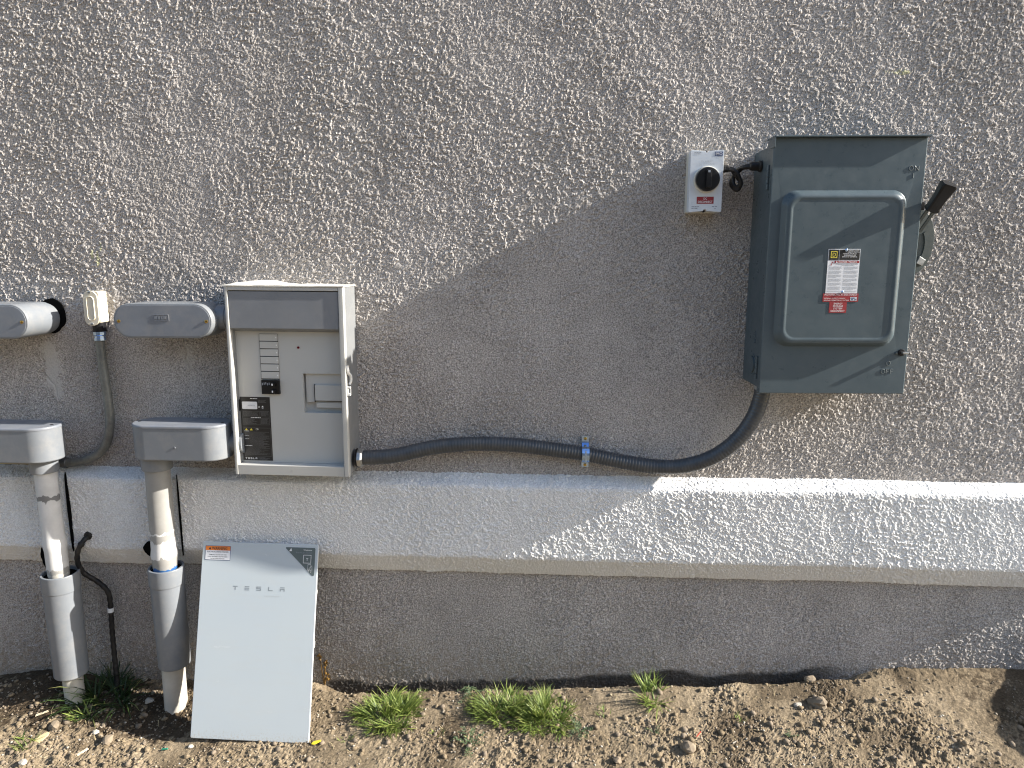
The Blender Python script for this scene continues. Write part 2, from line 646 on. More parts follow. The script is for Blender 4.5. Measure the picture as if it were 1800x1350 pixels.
for pts_ in ([(-1.365, 1.34), (-1.372, 1.31), (-1.360, 1.285), (-1.366, 1.25), (-1.352, 1.225), (-1.356, 1.20)], [(-1.93, 1.27), (-1.918, 1.24), (-1.922, 1.20), (-1.905, 1.17), (-1.885, 1.15), (-1.88, 1.10), (-1.868, 1.07)], [(-1.66, 1.48), (-1.645, 1.42), (-1.652, 1.37)]):
    h -= 0.0045 * crack(pts_, 0.006)
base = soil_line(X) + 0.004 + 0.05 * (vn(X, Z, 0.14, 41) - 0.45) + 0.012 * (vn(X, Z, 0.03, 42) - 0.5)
foot_shade = (1 - sst(-0.008, 0.012, Z - base)) * sst(-1.2, -0.95, X) * (1 - 0.9 * sst(0.95, 1.15, X))  # dark strip painting the shade along the wall foot
rust = np.zeros_like(X)
for (cx, cz, rx, rz, sdd) in ((-1.665, 1.62, 0.006, 0.045, 51), (-1.685, 1.64, 0.006, 0.02, 53), (-1.65, 1.66, 0.005, 0.03, 55), (1.10, 2.22, 0.05, 0.008, 57)):
    rust = np.maximum(rust, 0.32 * blob(X, Z, cx, cz, rx, rz, sdd, 0.6))
marks = np.stack([patch * 0.8 + 0.15 * smear, foot_shade * 0.85, rust * (h > 0.001), np.ones_like(X)], -1)
P = np.stack([X, -h, Z], -1)
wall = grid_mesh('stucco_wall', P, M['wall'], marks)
tag(wall, 'taupe grey rough stucco house wall behind all the electrical boxes', 'wall')
SHIFT[wall] = Vector((0, 0, 0))
bm = B()
box(bm, -7, XC - 0.001, 0.008, 6, -0.35, 3.3)
side = obj('side_wall', bm, M['wall'], wall, 0)

# white band with sloped top and chamfered foot
prof = [(0.004, 0.838), (-0.056, 0.812), (-0.064, 0.806), (-0.067, 0.796), (-0.067, 0.540), (-0.065, 0.530), (-0.059, 0.522), (-0.016, 0.452), (0.004, 0.447)]
pv = resample([Vector((p[0], p[1], 0)) for p in prof], STEP)
py_ = np.array([p.x for p in pv])
pz_ = np.array([p.y for p in pv])
ty = np.gradient(py_)
tz = np.gradient(pz_)
ln = np.hypot(ty, tz)
ny, nz = tz / ln, -ty / ln          # outward (towards -y / up)
k = np.ones(5) / 5
ny = np.convolve(np.pad(ny, 2, 'edge'), k, 'valid')
nz = np.convolve(np.pad(nz, 2, 'edge'), k, 'valid')
s_ = np.concatenate([[0], np.cumsum(np.hypot(np.diff(py_), np.diff(pz_)))])
bx = np.concatenate([np.linspace(-7, -2.29, 60), np.arange(-2.27, 1.77, STEP), np.arange(1.772, XC + 0.066, 0.008)])
XB, SB = np.meshgrid(bx, s_)
hb = stucco(XB, SB + 5.0, 60, 0.02) * 0.95
fine = sst(-2.275, -2.235, XB)
hb = hb * fine + (1 - fine) * 0.0012
# hand-trowelled edges wander a little
wob = 0.006 * (vn(XB, XB * 0, 0.5, 70) - 0.5) + 0.004 * (vn(XB, XB * 0, 0.09, 71) - 0.5)
PB = np.stack([XB, py_[:, None] + ny[:, None] * hb, pz_[:, None] + nz[:, None] * hb + wob], -1)
foot = sst(-0.004, 0.004, (0.530 + wob + 0.006 * (vn(XB, SB, 0.03, 73) - 0.5)) - PB[:, :, 2])
marksB = np.stack([foot * 0.75, np.zeros_like(XB), np.zeros_like(XB), np.ones_like(XB)], -1)
band = grid_mesh('trim_band', PB, M['band'], marksB)
band.parent = wall
tag(band, 'white painted projecting stucco band with sloped top')
bm = B()
loft(bm, [[(XC + 0.058 * (p[0] < -0.001) if False else XC + min(0.067, max(0.0, -p[0])), y, p[1]) for p in prof] for y in (-0.064, 6)])
fixn(bm)
obj('trim_band', bm, M['band'], wall, 0)

# dark openings and cracks round the pipes
def ragged_disc(cx, cz, rx, rz, y, seed, n=40, thick=0.006, rag=0.09):
    r2 = random.Random(seed)
    ph = [(k2, r2.uniform(0, 6.28), r2.uniform(0.4, 1.0) / k2 ** 0.7) for k2 in (2, 3, 5, 7, 11, 16)]
    n = 72
    o = []
    for k2 in range(n):
        a = 2 * PI * k2 / n
        f = 1 + rag * sum(w_ * math.sin(q_ * a + p_) for q_, p_, w_ in ph)
        o.append((cx + rx * f * math.cos(a), cz + rz * f * math.sin(a)))
    b = B()
    prism_y(b, o, y + thick, y)
    return b


for (cx, cz, rx, rz, y, sdd) in ((-1.868, 1.412, 0.058, 0.066, -0.008, 1), (-1.935, 0.50, 0.03, 0.055, -0.073, 2), (-1.80, 0.545, 0.012, 0.012, -0.073, 3),
                                 (-1.832, 0.67, 0.0055, 0.16, -0.073, 4), (-1.523, 0.535, 0.030, 0.030, -0.073, 5), (-1.400, 0.66, 0.0030, 0.15, -0.073, 6)):
    obj('hole', ragged_disc(cx, cz, rx, rz, y, sdd), M['hole'], wall, 0)

# ------------------------------------------------------------------ the ground
def ground_h(x, y):
    g = soil_line(x)
    dy = np.clip(-y, 0, 0.62)
    return g - 0.155 * dy - 0.05 * np.clip(x - 0.3, 0, 1.5) * np.clip(dy, 0, 0.6)


def clods(x, y):
    c1 = sst(0.55, 0.80, 0.5 * vn(x, y, 0.045, 80) + 0.3 * vn(x, y, 0.022, 81) + 0.2 * vn(x, y, 0.011, 79))
    where = sst(0.45, 0.75, vn(x, y, 0.25, 82))
    h_ = 0.010 * c1 * where
    h_ += 0.007 * (vn(x, y, 0.13, 83) - 0.5) + 0.004 * (vn(x, y, 0.035, 84) - 0.5) + 0.0045 * (vn(x, y, 0.016, 85) - 0.5)
    h_ += 0.0050 * (vn(x, y, 0.0095, 86) - 0.5)
    crumb = sst(0.30, 0.68, 0.65 * vn(x, y, 0.20, 93) + 0.35 * vn(x, y, 0.07, 94))
    h_ *= 0.45 + 0.75 * crumb
    h_ += 0.0040 * (0.18 + crumb) * (rng.random(x.shape) - 0.5)
    return h_


def ground_full(x, y):
    g = ground_h(x, y) + clods(x, y)
    gap = sst(-0.058, -0.025, y + 0.022 * (vn(x, y, 0.1, 90) - 0.5) + 0.014 * (vn(x, y, 0.03, 91) - 0.5))
    on = sst(-0.95, -0.8, x) * (1 - sst(1.05, 1.25, x))
    g = g - 0.055 * gap * on
    # small spoil heap against the wall at the far left
    g = g + 0.045 * np.exp(-((x + 2.02) / 0.16) ** 2 - ((y + 0.05) / 0.10) ** 2)
    g = g + 0.02 * np.exp(-((x - 0.25) / 0.45) ** 2 - ((y + 0.09) / 0.035) ** 2)
    # scooped hollow left of the leaning cover
    g = g - 0.03 * np.exp(-((x + 1.48) / 0.22) ** 2 - ((y + 0.22) / 0.10) ** 2)
    return g


GS = 0.0055
gx = np.concatenate([-np.geomspace(90, 2.6, 26), np.arange(-2.5, 2.1, GS), np.geomspace(2.15, 90, 26)])
gy = np.concatenate([-np.geomspace(90, 0.76, 28), np.arange(-0.74, 0.03, GS), np.geomspace(0.05, 90, 14)])
GX, GY = np.meshgrid(gx, gy)
near = sst(-2.49, -2.38, GX) * (1 - sst(2.0, 2.09, GX)) * sst(-0.735, -0.68, GY) * (1 - sst(0.05, 0.2, GY))
GZ = ground_full(GX, GY) * near + (1 - near) * ground_h(np.clip(GX, -2.4, 2.4), np.clip(GY, -1, 0))


def soil_mat():
    m, nt, bs = newmat('sandy_soil')
    geo = nt.nodes.new('ShaderNodeNewGeometry')
    pos = geo.outputs['Position']
    n = noise(nt, 5, 6, 0.62, pos)
    c = ramp(nt, n.outputs['Fac'], [(0.26, (0.105, 0.081, 0.054)), (0.45, (0.200, 0.158, 0.106)), (0.72, (0.300, 0.245, 0.172))]).outputs[0]
    n2 = noise(nt, 140, 5, 0.7, pos)
    g = ramp(nt, n2.outputs['Fac'], [(0.3, (0.55,) * 3), (0.5, (0.95,) * 3), (0.68, (1.35,) * 3)]).outputs[0]
    c = mix(nt, 1.0, c, g, 'MULTIPLY')
    v = nt.nodes.new('ShaderNodeTexVoronoi')
    v.inputs['Scale'].default_value = 210
    nt.links.new(pos, v.inputs['Vector'])
    gr = ramp(nt, v.outputs['Color'], [(0.0, (0.7, 0.68, 0.65)), (0.85, (1.1, 1.08, 1.05)), (0.97, (1.7, 1.65, 1.55))]).outputs[0]
    c = mix(nt, 0.8, c, gr, 'MULTIPLY')
    at = nt.nodes.new('ShaderNodeAttribute')
    at.attribute_name = 'marks'
    sep = nt.nodes.new('ShaderNodeSeparateColor')
    nt.links.new(at.outputs['Color'], sep.inputs[0])
    wet_and_shade = mix(nt, 1.0, c, (0.30, 0.28, 0.27), 'MULTIPLY')
    c = mix(nt, sep.outputs[0], c, wet_and_shade)
    nt.links.new(c, bs.inputs['Base Color'])
    bs.inputs['Roughness'].default_value = 0.95
    bs.inputs['Specular IOR Level'].default_value = 0.12
    nb = noise(nt, 190, 6, 0.72, pos)
    bump(nt, bs, nb.outputs['Fac'], 0.9, 0.004)
    return m


M['soil'] = soil_mat()
damp_and_shade = np.maximum(blob(GX, GY, -1.95, -0.10, 0.42, 0.17, 130, 0.35), blob(GX, GY, -1.45, -0.17, 0.30, 0.13, 132, 0.35))  # moist dark soil, also deepens the shade left of the cover
damp_and_shade = np.maximum(damp_and_shade, 0.8 * blob(GX, GY, 1.80, -0.13, 0.30, 0.22, 134, 0.35))  # shade painted into the soil colour at the right
damp_and_shade = np.maximum(damp_and_shade, 0.55 * sst(0.62, 0.80, vn(GX, GY, 0.12, 136)) * (np.abs(GX) < 2.5))
ground = grid_mesh('ground', np.stack([GX, GY, GZ], -1), M['soil'], np.stack([damp_and_shade, damp_and_shade * 0, damp_and_shade * 0, np.ones_like(damp_and_shade)], -1), smooth=False)
tag(ground, 'dry crumbly sandy soil along the foot of the wall', kind='structure')


def gz(x, y):
    return float(ground_full(np.array([x]), np.array([y]))[0])


# loose grit and pebbles
def stone_shape(r2, sub=1):
    b = B()
    bmesh.ops.create_icosphere(b, subdivisions=sub, radius=1.0)
    ph = [r2.uniform(0, 6) for _ in range(6)]
    for v in b.verts:
        c = v.co
        f = 1 + 0.22 * math.sin(2.3 * c.x + ph[0]) * math.cos(1.9 * c.y + ph[1]) + 0.16 * math.sin(3.7 * c.z + ph[2] + c.x * 2) + r2.uniform(-0.09, 0.09)
        v.co = Vector((c.x * f * 1.15, c.y * f, c.z * f * 0.72))
    b.verts.ensure_lookup_table()
    V = np.array([tuple(v.co) for v in b.verts])
    F = np.array([[v.index for v in f.verts] for f in b.faces])
    b.free()
    return V, F


def scatter(name, n, smin, smax, mats, seed, sub=1, xr=(-2.3, 2.0), yr=(-0.75, -0.05), embed=0.3, power=2.5):
    r2 = random.Random(seed)
    shapes = [stone_shape(r2, sub) for _ in range(8)]
    Vs, Fs, Ms = [], [], []
    off = 0
    px = np.array([r2.uniform(*xr) for _ in range(n)])
    py = np.array([r2.uniform(*yr) for _ in range(n)])
    dens = vn(px, py, 0.16, seed)
    cr = sst(0.25, 0.62, 0.65 * vn(px, py, 0.20, 93) + 0.35 * vn(px, py, 0.07, 94))
    ok = (0.35 * dens + 0.75 * cr) > np.array([r2.random() * 0.95 for _ in range(n)])
    px, py = px[ok], py[ok]
    pz = ground_full(px, py)
    for x, y, z in zip(px, py, pz):
        s = smin + (smax - smin) * r2.random() ** power
        V, F = shapes[r2.randrange(8)]
        m3 = np.array(Euler((r2.uniform(-.5, .5), r2.uniform(-.5, .5), r2.uniform(0, 6.28))).to_matrix())
        Vs.append((V * s) @ m3.T + (x, y, z + s * embed))
        Fs.append(F + off)
        Ms.append(np.full(len(F), r2.choices(range(len(mats)), weights=[5, 3, 1][:len(mats)])[0]))
        off += len(V)
    V = np.concatenate(Vs)
    F = np.concatenate(Fs)
    me = bpy.data.meshes.new(name)
    me.vertices.add(len(V))
    me.vertices.foreach_set('co', V.astype(np.float32).reshape(-1))
    me.loops.add(len(F) * 3)
    me.loops.foreach_set('vertex_index', F.astype(np.int32).reshape(-1))
    me.polygons.add(len(F))
    me.polygons.foreach_set('loop_start', np.arange(0, len(F) * 3, 3, dtype=np.int32))
    for m_ in mats:
        me.materials.append(m_)
    me.polygons.foreach_set('material_index', np.concatenate(Ms).astype(np.int32))
    me.update(calc_edges=True)
    o = bpy.data.objects.new(name, me)
    COL.objects.link(o)
    return o


def cover_mat():
    m, nt, bs = newmat('white_glossy_cover')
    tc = nt.nodes.new('ShaderNodeTexCoord')
    sp = nt.nodes.new('ShaderNodeSeparateXYZ')
    nt.links.new(tc.outputs['Object'], sp.inputs[0])
    n = noise(nt, 3, 4, 0.6)
    c = ramp(nt, n.outputs['Fac'], [(0.3, (0.440, 0.495, 0.530)), (0.7, (0.465, 0.515, 0.535))]).outputs[0]
    # soil splash up from the foot and a film of dust with wipe marks
    n2 = noise(nt, 130, 7, 0.75)
    ma = nt.nodes.new('ShaderNodeMath')
    ma.operation = 'MULTIPLY_ADD'
    nt.links.new(sp.outputs[2], ma.inputs[0])
    ma.inputs[1].default_value = -2.6
    nt.links.new(n2.outputs['Fac'], ma.inputs[2])
    f = ramp(nt, ma.outputs[0], [(0.46, (0, 0, 0)), (0.60, (0.5, 0.5, 0.5))]).outputs[0]
    c = mix(nt, f, c, (0.36, 0.30, 0.22))
    mp = nt.nodes.new('ShaderNodeMapping')
    mp.inputs['Scale'].default_value = (2.5, 2.5, 14)
    mp.inputs['Rotation'].default_value = (0, 0.35, 0)
    nt.links.new(tc.outputs['Object'], mp.inputs[0])
    n3 = noise(nt, 2.0, 7, 0.7, mp.outputs[0])
    f3 = ramp(nt, n3.outputs['Fac'], [(0.5, (0, 0, 0)), (0.8, (0.22, 0.22, 0.22))]).outputs[0]
    c = mix(nt, f3, c, (0.47, 0.45, 0.40))
    nt.links.new(c, bs.inputs['Base Color'])
    rr = ramp(nt, n3.outputs['Fac'], [(0.35, (0.10,) * 3), (0.75, (0.34,) * 3)]).outputs[0]
    nt.links.new(rr, bs.inputs['Roughness'])
    bs.inputs['Coat Weight'].default_value = 0.5
    bs.inputs['Coat Roughness'].default_value = 0.06
    return m


M['cover'] = cover_mat()
M['grit_a'] = mat('tan_grit', (0.175, 0.138, 0.098), 0.95, var=0.3, vscale=60, bmp=0.5, bscale=400)
M['grit_b'] = mat('pale_grit', (0.25, 0.208, 0.154), 0.95, var=0.25, vscale=60)
M['grit_c'] = mat('whitish_grit', (0.37, 0.335, 0.28), 0.9, var=0.15, vscale=60)
g1 = scatter('gravel', 15000, 0.0013, 0.0048, [M['grit_a'], M['grit_b'], M['grit_c']], 5)
tag(g1, 'fine loose grit strewn over the soil', 'gravel', kind='stuff')
g2 = scatter('soil_clods', 4200, 0.0032, 0.0125, [M['soil'], M['grit_a']], 6, sub=1, embed=0.15, power=3.2)
tag(g2, 'small crumbled clods lying on the soil', 'clods', kind='stuff')

# rock added out of view on the right, shaped to shadow the soil
bm = B()
bmesh.ops.create_icosphere(bm, subdivisions=5, radius=1.0)
for v_ in bm.verts:
    c = v_.co.copy()
    a_ = np.array([c.x * 1.3 + c.z]), np.array([c.y * 1.3 - c.z * 0.7])
    f_ = 0.86 + 0.30 * (float(vn(a_[0], a_[1], 0.8, 120)[0]) - 0.5) + 0.14 * (float(vn(a_[0], a_[1], 0.22, 121)[0]) - 0.5) + 0.06 * (float(vn(a_[0], a_[1], 0.08, 122)[0]) - 0.5)
    v_.co = Vector((c.x * f_ * 0.27 + 2.19, c.y * f_ * 0.47 - 0.36 + 0.10, c.z * f_ * 0.30 + 0.09))
kb = obj('shadow_rock', bm, M['concrete'])
tag(kb, 'unseen rough grey rock added past the wall corner to shadow the soil', 'shadow_rock')
pb = B()
box(pb, 1.16, 2.6, -1.9, -0.512, -0.16, gz(1.4, -0.5) - 0.006, 0.006)
pb = obj('concrete_path', pb, M['concrete'])
tag(pb, kind='structure')

# house across the side yard: it stands behind the photographer and shows only as a reflection
nh = thing('neighbour_house', (-1.0, -8.6, 0), 'beige stucco house across the side yard, mirrored faintly in the white cover', 'house')
M['nwall'] = mat('beige_stucco', (0.36, 0.32, 0.27), 0.9, var=0.08, vscale=2, bmp=0.5, bscale=120)
M['roof'] = mat('brown_roof', (0.09, 0.075, 0.065), 0.85, var=0.2, vscale=6)
M['glass'] = plain('window_glass', (0.03, 0.035, 0.04), 0.05)
bm = B()
box(bm, -9.5, 7.5, -14.0, -8.6, -0.5, 4.6)
obj('wall', bm, M['nwall'], nh, 0)
bm = B()
loft(bm, [[(x, -14.5, 4.55), (x, -8.1, 4.55), (x, -8.1, 4.75), (x, -11.3, 6.4), (x, -14.5, 4.75)] for x in (-10.0, 8.0)])
fixn(bm)
obj('roof', bm, M['roof'], nh, 0)
for xw in (-5.5, -0.6, 4.2):
    bm = B()
    box(bm, xw - 0.75, xw + 0.75, -8.64, -8.55, 1.9, 3.2, 0.01)
    wf = obj('window', bm, M['white'], nh)
    bm = B()
    box(bm, xw - 0.67, xw + 0.67, -8.56, -8.54, 1.98, 3.12)
    obj('pane', bm, M['glass'], wf, 0)

# ------------------------------------------------------------------ switchboard cabinet (cover taken off)
GX0, GZ0 = -0.9300, 0.859
cabn = thing('electrical_panel', (GX0, 0, GZ0), 'pale grey electrical panel with its front cover taken off and one black breaker', 'electrical panel', rot=(0, R(0.35), 0), local=True)
hw = 0.2065
bm = B()
out = stadium(0, 0.334, hw, 0.334, 0.010, 4)
inn = [(-0.196, 0.037), (0.191, 0.037), (0.191, 0.655), (-0.196, 0.655)]
# shell: four sides with real thickness, closed back
box(bm, -hw, -0.1955, -0.150, -0.126, 0.0, 0.668, 0.0025)
box(bm, 0.1895, hw, -0.150, -0.126, 0.0, 0.668, 0.0022)
box(bm, -0.1953, 0.1893, -0.1485, 0.012, 0.0, 0.036, 0.002)
box(bm, -0.1953, 0.1893, -0.149, 0.012, 0.654, 0.6675, 0.002)
box(bm, -0.1953, 0.1893, -0.02, 0.011, 0.0365, 0.6535)
obj('front_frame', bm, M['cab'], cabn)
bm = B()
box(bm, -hw + 0.001, -0.1954, -0.1259, 0.012, 0.0, 0.6675, 0.001)
obj('side_panel', bm, M['cab_side'], cabn)
bm = B()
box(bm, 0.1894, hw - 0.001, -0.1259, 0.012, 0.0, 0.6675, 0.001)
obj('side_panel', bm, M['cab_side'], cabn)
# dusty cap on top, uneven where the film has lifted
nx_, ny2 = 44, 12
XX, YY = np.meshgrid(np.linspace(-0.214, 0.209, nx_), np.linspace(-0.152, 0.0, ny2))
ZZ = 0.6705 + 0.0085 * np.clip(vn(XX, YY, 0.07, 101) - 0.35, 0, 1) * (1 - sst(0.05, 0.2, XX)) + 0.010 * np.exp(-((XX + 0.12) / 0.09) ** 2) * sst(-0.12, 0.0, YY) + 0.002 * vn(XX, YY, 0.02, 102)
bm = B()
tv = [[bm.verts.new((XX[j, i], YY[j, i], ZZ[j, i])) for i in range(nx_)] for j in range(ny2)]
bv = [[bm.verts.new((XX[j, i], YY[j, i], 0.6678)) for i in range(nx_)] for j in range(ny2)]
for j in range(ny2 - 1):
    for i in range(nx_ - 1):
        bm.faces.new((tv[j][i], tv[j][i + 1], tv[j + 1][i + 1], tv[j + 1][i]))
        bm.faces.new((bv[j][i], bv[j + 1][i], bv[j + 1][i + 1], bv[j][i + 1]))
for i in range(nx_ - 1):
    bm.faces.new((tv[0][i], bv[0][i], bv[0][i + 1], tv[0][i + 1]))
    bm.faces.new((tv[-1][i], tv[-1][i + 1], bv[-1][i + 1], bv[-1][i]))
for j in range(ny2 - 1):
    bm.faces.new((tv[j][0], tv[j + 1][0], bv[j + 1][0], bv[j][0]))
    bm.faces.new((tv[j][-1], bv[j][-1], bv[j + 1][-1], tv[j + 1][-1]))
fixn(bm)
obj('top_cap', bm, M['film'], cabn)
# upper cover with slanted lower lip
bm = B()
x0, x1 = -0.1935, 0.1875
pr = [(-0.1465, 0.651), (-0.1465, 0.5255), (-0.1445, 0.5225), (-0.113, 0.5105), (-0.09, 0.5105), (-0.09, 0.651)]
loft(bm, [[(x, p[0], p[1]) for p in pr] for x in (x0, x1)])
fixn(bm)
uc = obj('upper_cover', bm, M['dark'], cabn)
tag(uc, 'dark grey upper cover')
# dead front with an opening for the main breaker
bm = B()
HX0, HX1, HZ0, HZ1 = 0.040, 0.1880, 0.222, 0.363
fy = -0.108
o4 = [(-0.1950, 0.0365), (0.1890, 0.0365), (0.1890, 0.5115), (-0.1950, 0.5115)]
i4 = [(HX0, HZ0), (HX1, HZ0), (HX1, HZ1), (HX0, HZ1)]
ov = [bm.verts.new((x, fy, z)) for x, z in o4]
iv = [bm.verts.new((x, fy, z)) for x, z in i4]
ib = [bm.verts.new((x, fy + 0.022, z)) for x, z in i4]
for a in range(4):
    b_ = (a + 1) % 4
    bm.faces.new((ov[a], ov[b_], iv[b_], iv[a]))
    bm.faces.new((iv[a], iv[b_], ib[b_], ib[a]))
bm.faces.new((ib[0], ib[1], ib[2], ib[3]))
df = obj('dead_front', bm, M['dead'], cabn, 0)
# main breaker blank in the opening
bm = B()
box(bm, 0.047, 0.1875, fy + 0.010, fy + 0.0215, 0.258, 0.362, 0.001)
obj('breaker_blank', bm, M['dead'], cabn)
bm = B()
box(bm, 0.080, 0.1765, fy + 0.004, fy + 0.012, 0.2655, 0.322, 0.001)
mb = obj('breaker_blank', bm, M['dead'], cabn)
bm = B()
box(bm, 0.0775, 0.0800, fy + 0.0045, fy + 0.0115, 0.260, 0.324)
box(bm, 0.1765, 0.1790, fy + 0.0045, fy + 0.0115, 0.260, 0.324)
box(bm, 0.0800, 0.1765, fy + 0.0050, fy + 0.0115, 0.2628, 0.2655)
obj('gap', bm, M['black'], cabn, 0)
bm = B()
box(bm, 0.082, 0.174, fy + 0.008, fy + 0.0215, 0.239, 0.2575, 0.001)
obj('breaker_blank', bm, M['dead'], cabn)
# filler strips above the black breaker
fx0, fx1 = -0.108, -0.0435
bm = B()
box(bm, fx0 - 0.0018, fx1 + 0.0006, fy - 0.0008, fy + 0.004, 0.340, 0.502)
obj('slot', bm, M['black'], cabn, 0)
for k_ in range(6):
    z1 = 0.5015 - k_ * 0.0268
    bm = B()
    box(bm, fx0, fx1, fy - 0.0035, fy + 0.003, z1 - 0.0240, z1, 0.0008)
    fs = obj('filler_strip', bm, M['dead'], cabn)
    bm = B()
    box(bm, fx1 - 0.006, fx1 - 0.0035, fy - 0.0042, fy - 0.003, z1 - 0.014, z1 - 0.010)
    obj('rating_mark', bm, M['white'], fs, 0)
bm = B()
box(bm, fx0 + 0.0005, fx1 + 0.001, fy - 0.010, fy + 0.003, 0.2885, 0.3385, 0.0012)
br = obj('breaker', bm, M['black'], cabn)
tag(br, 'black double breaker')
for zc in (0.3245, 0.2995):
    bm = B()
    box(bm, -0.069, -0.055, fy - 0.019, fy - 0.009, zc - 0.006, zc + 0.006, 0.0015)
    tg = obj('toggle', bm, M['black'], br)
    bm = B()
    box(bm, -0.0665, -0.0625, fy - 0.0196, fy - 0.0188, zc - 0.0035, zc + 0.0035)
    obj('toggle_mark', bm, M['white'], tg, 0)
bm = B()
for q in range(5):
    fine_print(bm, -0.104 + 0.006 * q, -0.101 + 0.006 * q, 0.3205 + 0.0015 * (q % 3), fy - 0.0104, 0.008, rnd, True)
obj('rating_mark', bm, M['print_grey'], br, 0)
bm = B()
lathe(bm, [(0.0045, 0.0), (0.0045, 0.002), (0.0028, 0.0024)], (0.029, fy, 0.455), (0, -1, 0), 14)
obj('indicator', bm, M['led'], cabn)
bm = B()
lathe(bm, [(0.0022, 0.0), (0.0022, 0.0012)], (0.029, fy - 0.002, 0.455), (0, -1, 0), 10)
obj('indicator_hole', bm, M['hole'], cabn)
# screws
for (x, z, y) in [(0.0, 0.018, -0.1485), (0.134, 0.369, fy), (-0.2010, 0.60, -0.150), (-0.2010, 0.545, -0.150), (-0.2015, 0.14, -0.150), (-0.2015, 0.075, -0.150)]:
    r_ = 0.0028 if z < 0.03 or y == fy else 0.0014
    bm = B()
    lathe(bm, [(r_, 0.0), (r_, 0.0003), (r_ * 0.5, 0.0006)], (x, y, z), (0, -1, 0), 10)
    obj('screw', bm, M['steel'], cabn)
# black rating label
lx0, lx1, lz0, lz1 = -0.1925, -0.0835, 0.042, 0.276
ly = fy - 0.0004
lab = sticker('rating_label', rect(lx0, lx1, lz0, lz1), ly, M['label_black'], cabn)
lab['label'] = 'black rating label with white print and yellow warning triangles'
ly -= 0.0010
sticker('serial_sticker', stadium(-0.158, 0.245, 0.0275, 0.0135, 0.003, 3), ly + 0.0004, M['label_white'], lab, 0.0005)
bm = B()
for a in ((-0.187, -0.088, 0.174, 0.224), (-0.1845, -0.0865, 0.058, 0.163)):
    t = 0.0007
    bars(bm, [(a[0], a[1], a[2], a[2] + t), (a[0], a[1], a[3] - t, a[3]), (a[0], a[0] + t, a[2] + t, a[3] - t), (a[1] - t, a[1], a[2] + t, a[3] - t)], ly)
bars(bm, [(-0.186, -0.089, 0.203, 0.2036), (-0.186, -0.089, 0.198, 0.1986), (-0.123, -0.1224, 0.176, 0.198), (-0.123, -0.1224, 0.204, 0.222), (-0.137, -0.1365, 0.0455, 0.055)], ly)
for z in np.arange(0.178, 0.196, 0.0034):
    fine_print(bm, -0.184, -0.126, z, ly, 0.0013, rnd)
    fine_print(bm, -0.119, -0.091, z, ly, 0.0013, rnd)
for z in np.arange(0.207, 0.221, 0.0034):
    fine_print(bm, -0.184, -0.126, z, ly, 0.0013, rnd)
    fine_print(bm, -0.119, -0.091, z, ly, 0.0013, rnd)
for z in np.arange(0.063, 0.148, 0.0035):
    fine_print(bm, -0.181, -0.090, z, ly, 0.0012, rnd)
for z in (0.046, 0.049, 0.052):
    fine_print(bm, -0.133, -0.095, z, ly, 0.0012, rnd)
for z in (0.2635, 0.2595, 0.2555):
    fine_print(bm, -0.126, -0.095, z, ly, 0.0011, rnd)
obj('fine_print', bm, M['print_dim'], lab, 0)
bm = B()
fine_print(bm, -0.155, -0.128, 0.2685, ly, 0.0022, rnd, True)
fine_print(bm, -0.156, -0.120, 0.1995, ly, 0.0022, rnd, True)
for z in (0.150, 0.1335, 0.1215, 0.096):
    fine_print(bm, -0.182, -0.166 + 0.010 * (z < 0.1), z, ly, 0.0018, rnd, True)
bars(bm, [(-0.140, -0.1395, 0.155, 0.161), (-0.140, -0.134, 0.155, 0.1555), (-0.140, -0.134, 0.1605, 0.161), (-0.1335, -0.1315, 0.1555, 0.1605)], ly)
# crossed bin and recycle marks
for s2 in (-1, 1):
    c_ = (-0.1235, 0.2395)
    d_ = 0.0028
    vs = [bm.verts.new(p) for p in ((c_[0] - d_, ly, c_[1] - s2 * d_ - 0.0007), (c_[0] + d_, ly, c_[1] + s2 * d_ - 0.0007), (c_[0] + d_, ly, c_[1] + s2 * d_ + 0.0007), (c_[0] - d_, ly, c_[1] - s2 * d_ + 0.0007))]
    bm.faces.new(vs)
vs = [bm.verts.new(p) for p in ((-0.1145, ly, 0.240), (-0.1075, ly, 0.240), (-0.111, ly, 0.2445))]
bm.faces.new(vs)
bars(bm, [(-0.1135, -0.1120, 0.2370, 0.240), (-0.1100, -0.1085, 0.2370, 0.240), (-0.1140, -0.1080, 0.2335, 0.2345)], ly)


def wordmark(bm, x0, z0, w, hh, y, gap, t):
    """the five wide letters, built of bars"""
    def seg(l, a0, a1, b0, b1):
        X0 = x0 + l * (w + gap)
        bars(bm, [(X0 + a0 * w, X0 + a1 * w, z0 + b0 * hh, z0 + b1 * hh)], y)
    tv_ = t / hh
    th = t / w
    seg(0, 0, 1, 1 - tv_, 1); seg(0, 0.5 - th / 2, 0.5 + th / 2, 0, 1 - tv_ * 1.6)
    for b0 in (0, 0.5 - tv_ / 2, 1 - tv_):
        seg(1, 0, 1, b0, b0 + tv_)
    for b0 in (0, 0.5 - tv_ / 2, 1 - tv_):
        seg(2, 0, 1, b0, b0 + tv_)
    seg(2, 0, th, 0.5 + tv_ / 2, 1 - tv_); seg(2, 1 - th, 1, tv_, 0.5 - tv_ / 2)
    seg(3, 0, th, tv_, 1); seg(3, 0, 1, 0, tv_)
    seg(4, 0, 1, 1 - tv_, 1); seg(4, 0, th, 0, 0.5 - tv_ / 2); seg(4, 1 - th, 1, 0, 0.5 - tv_ / 2); seg(4, 0, 1, 0.5 - tv_ / 2, 0.5 + tv_ / 2)


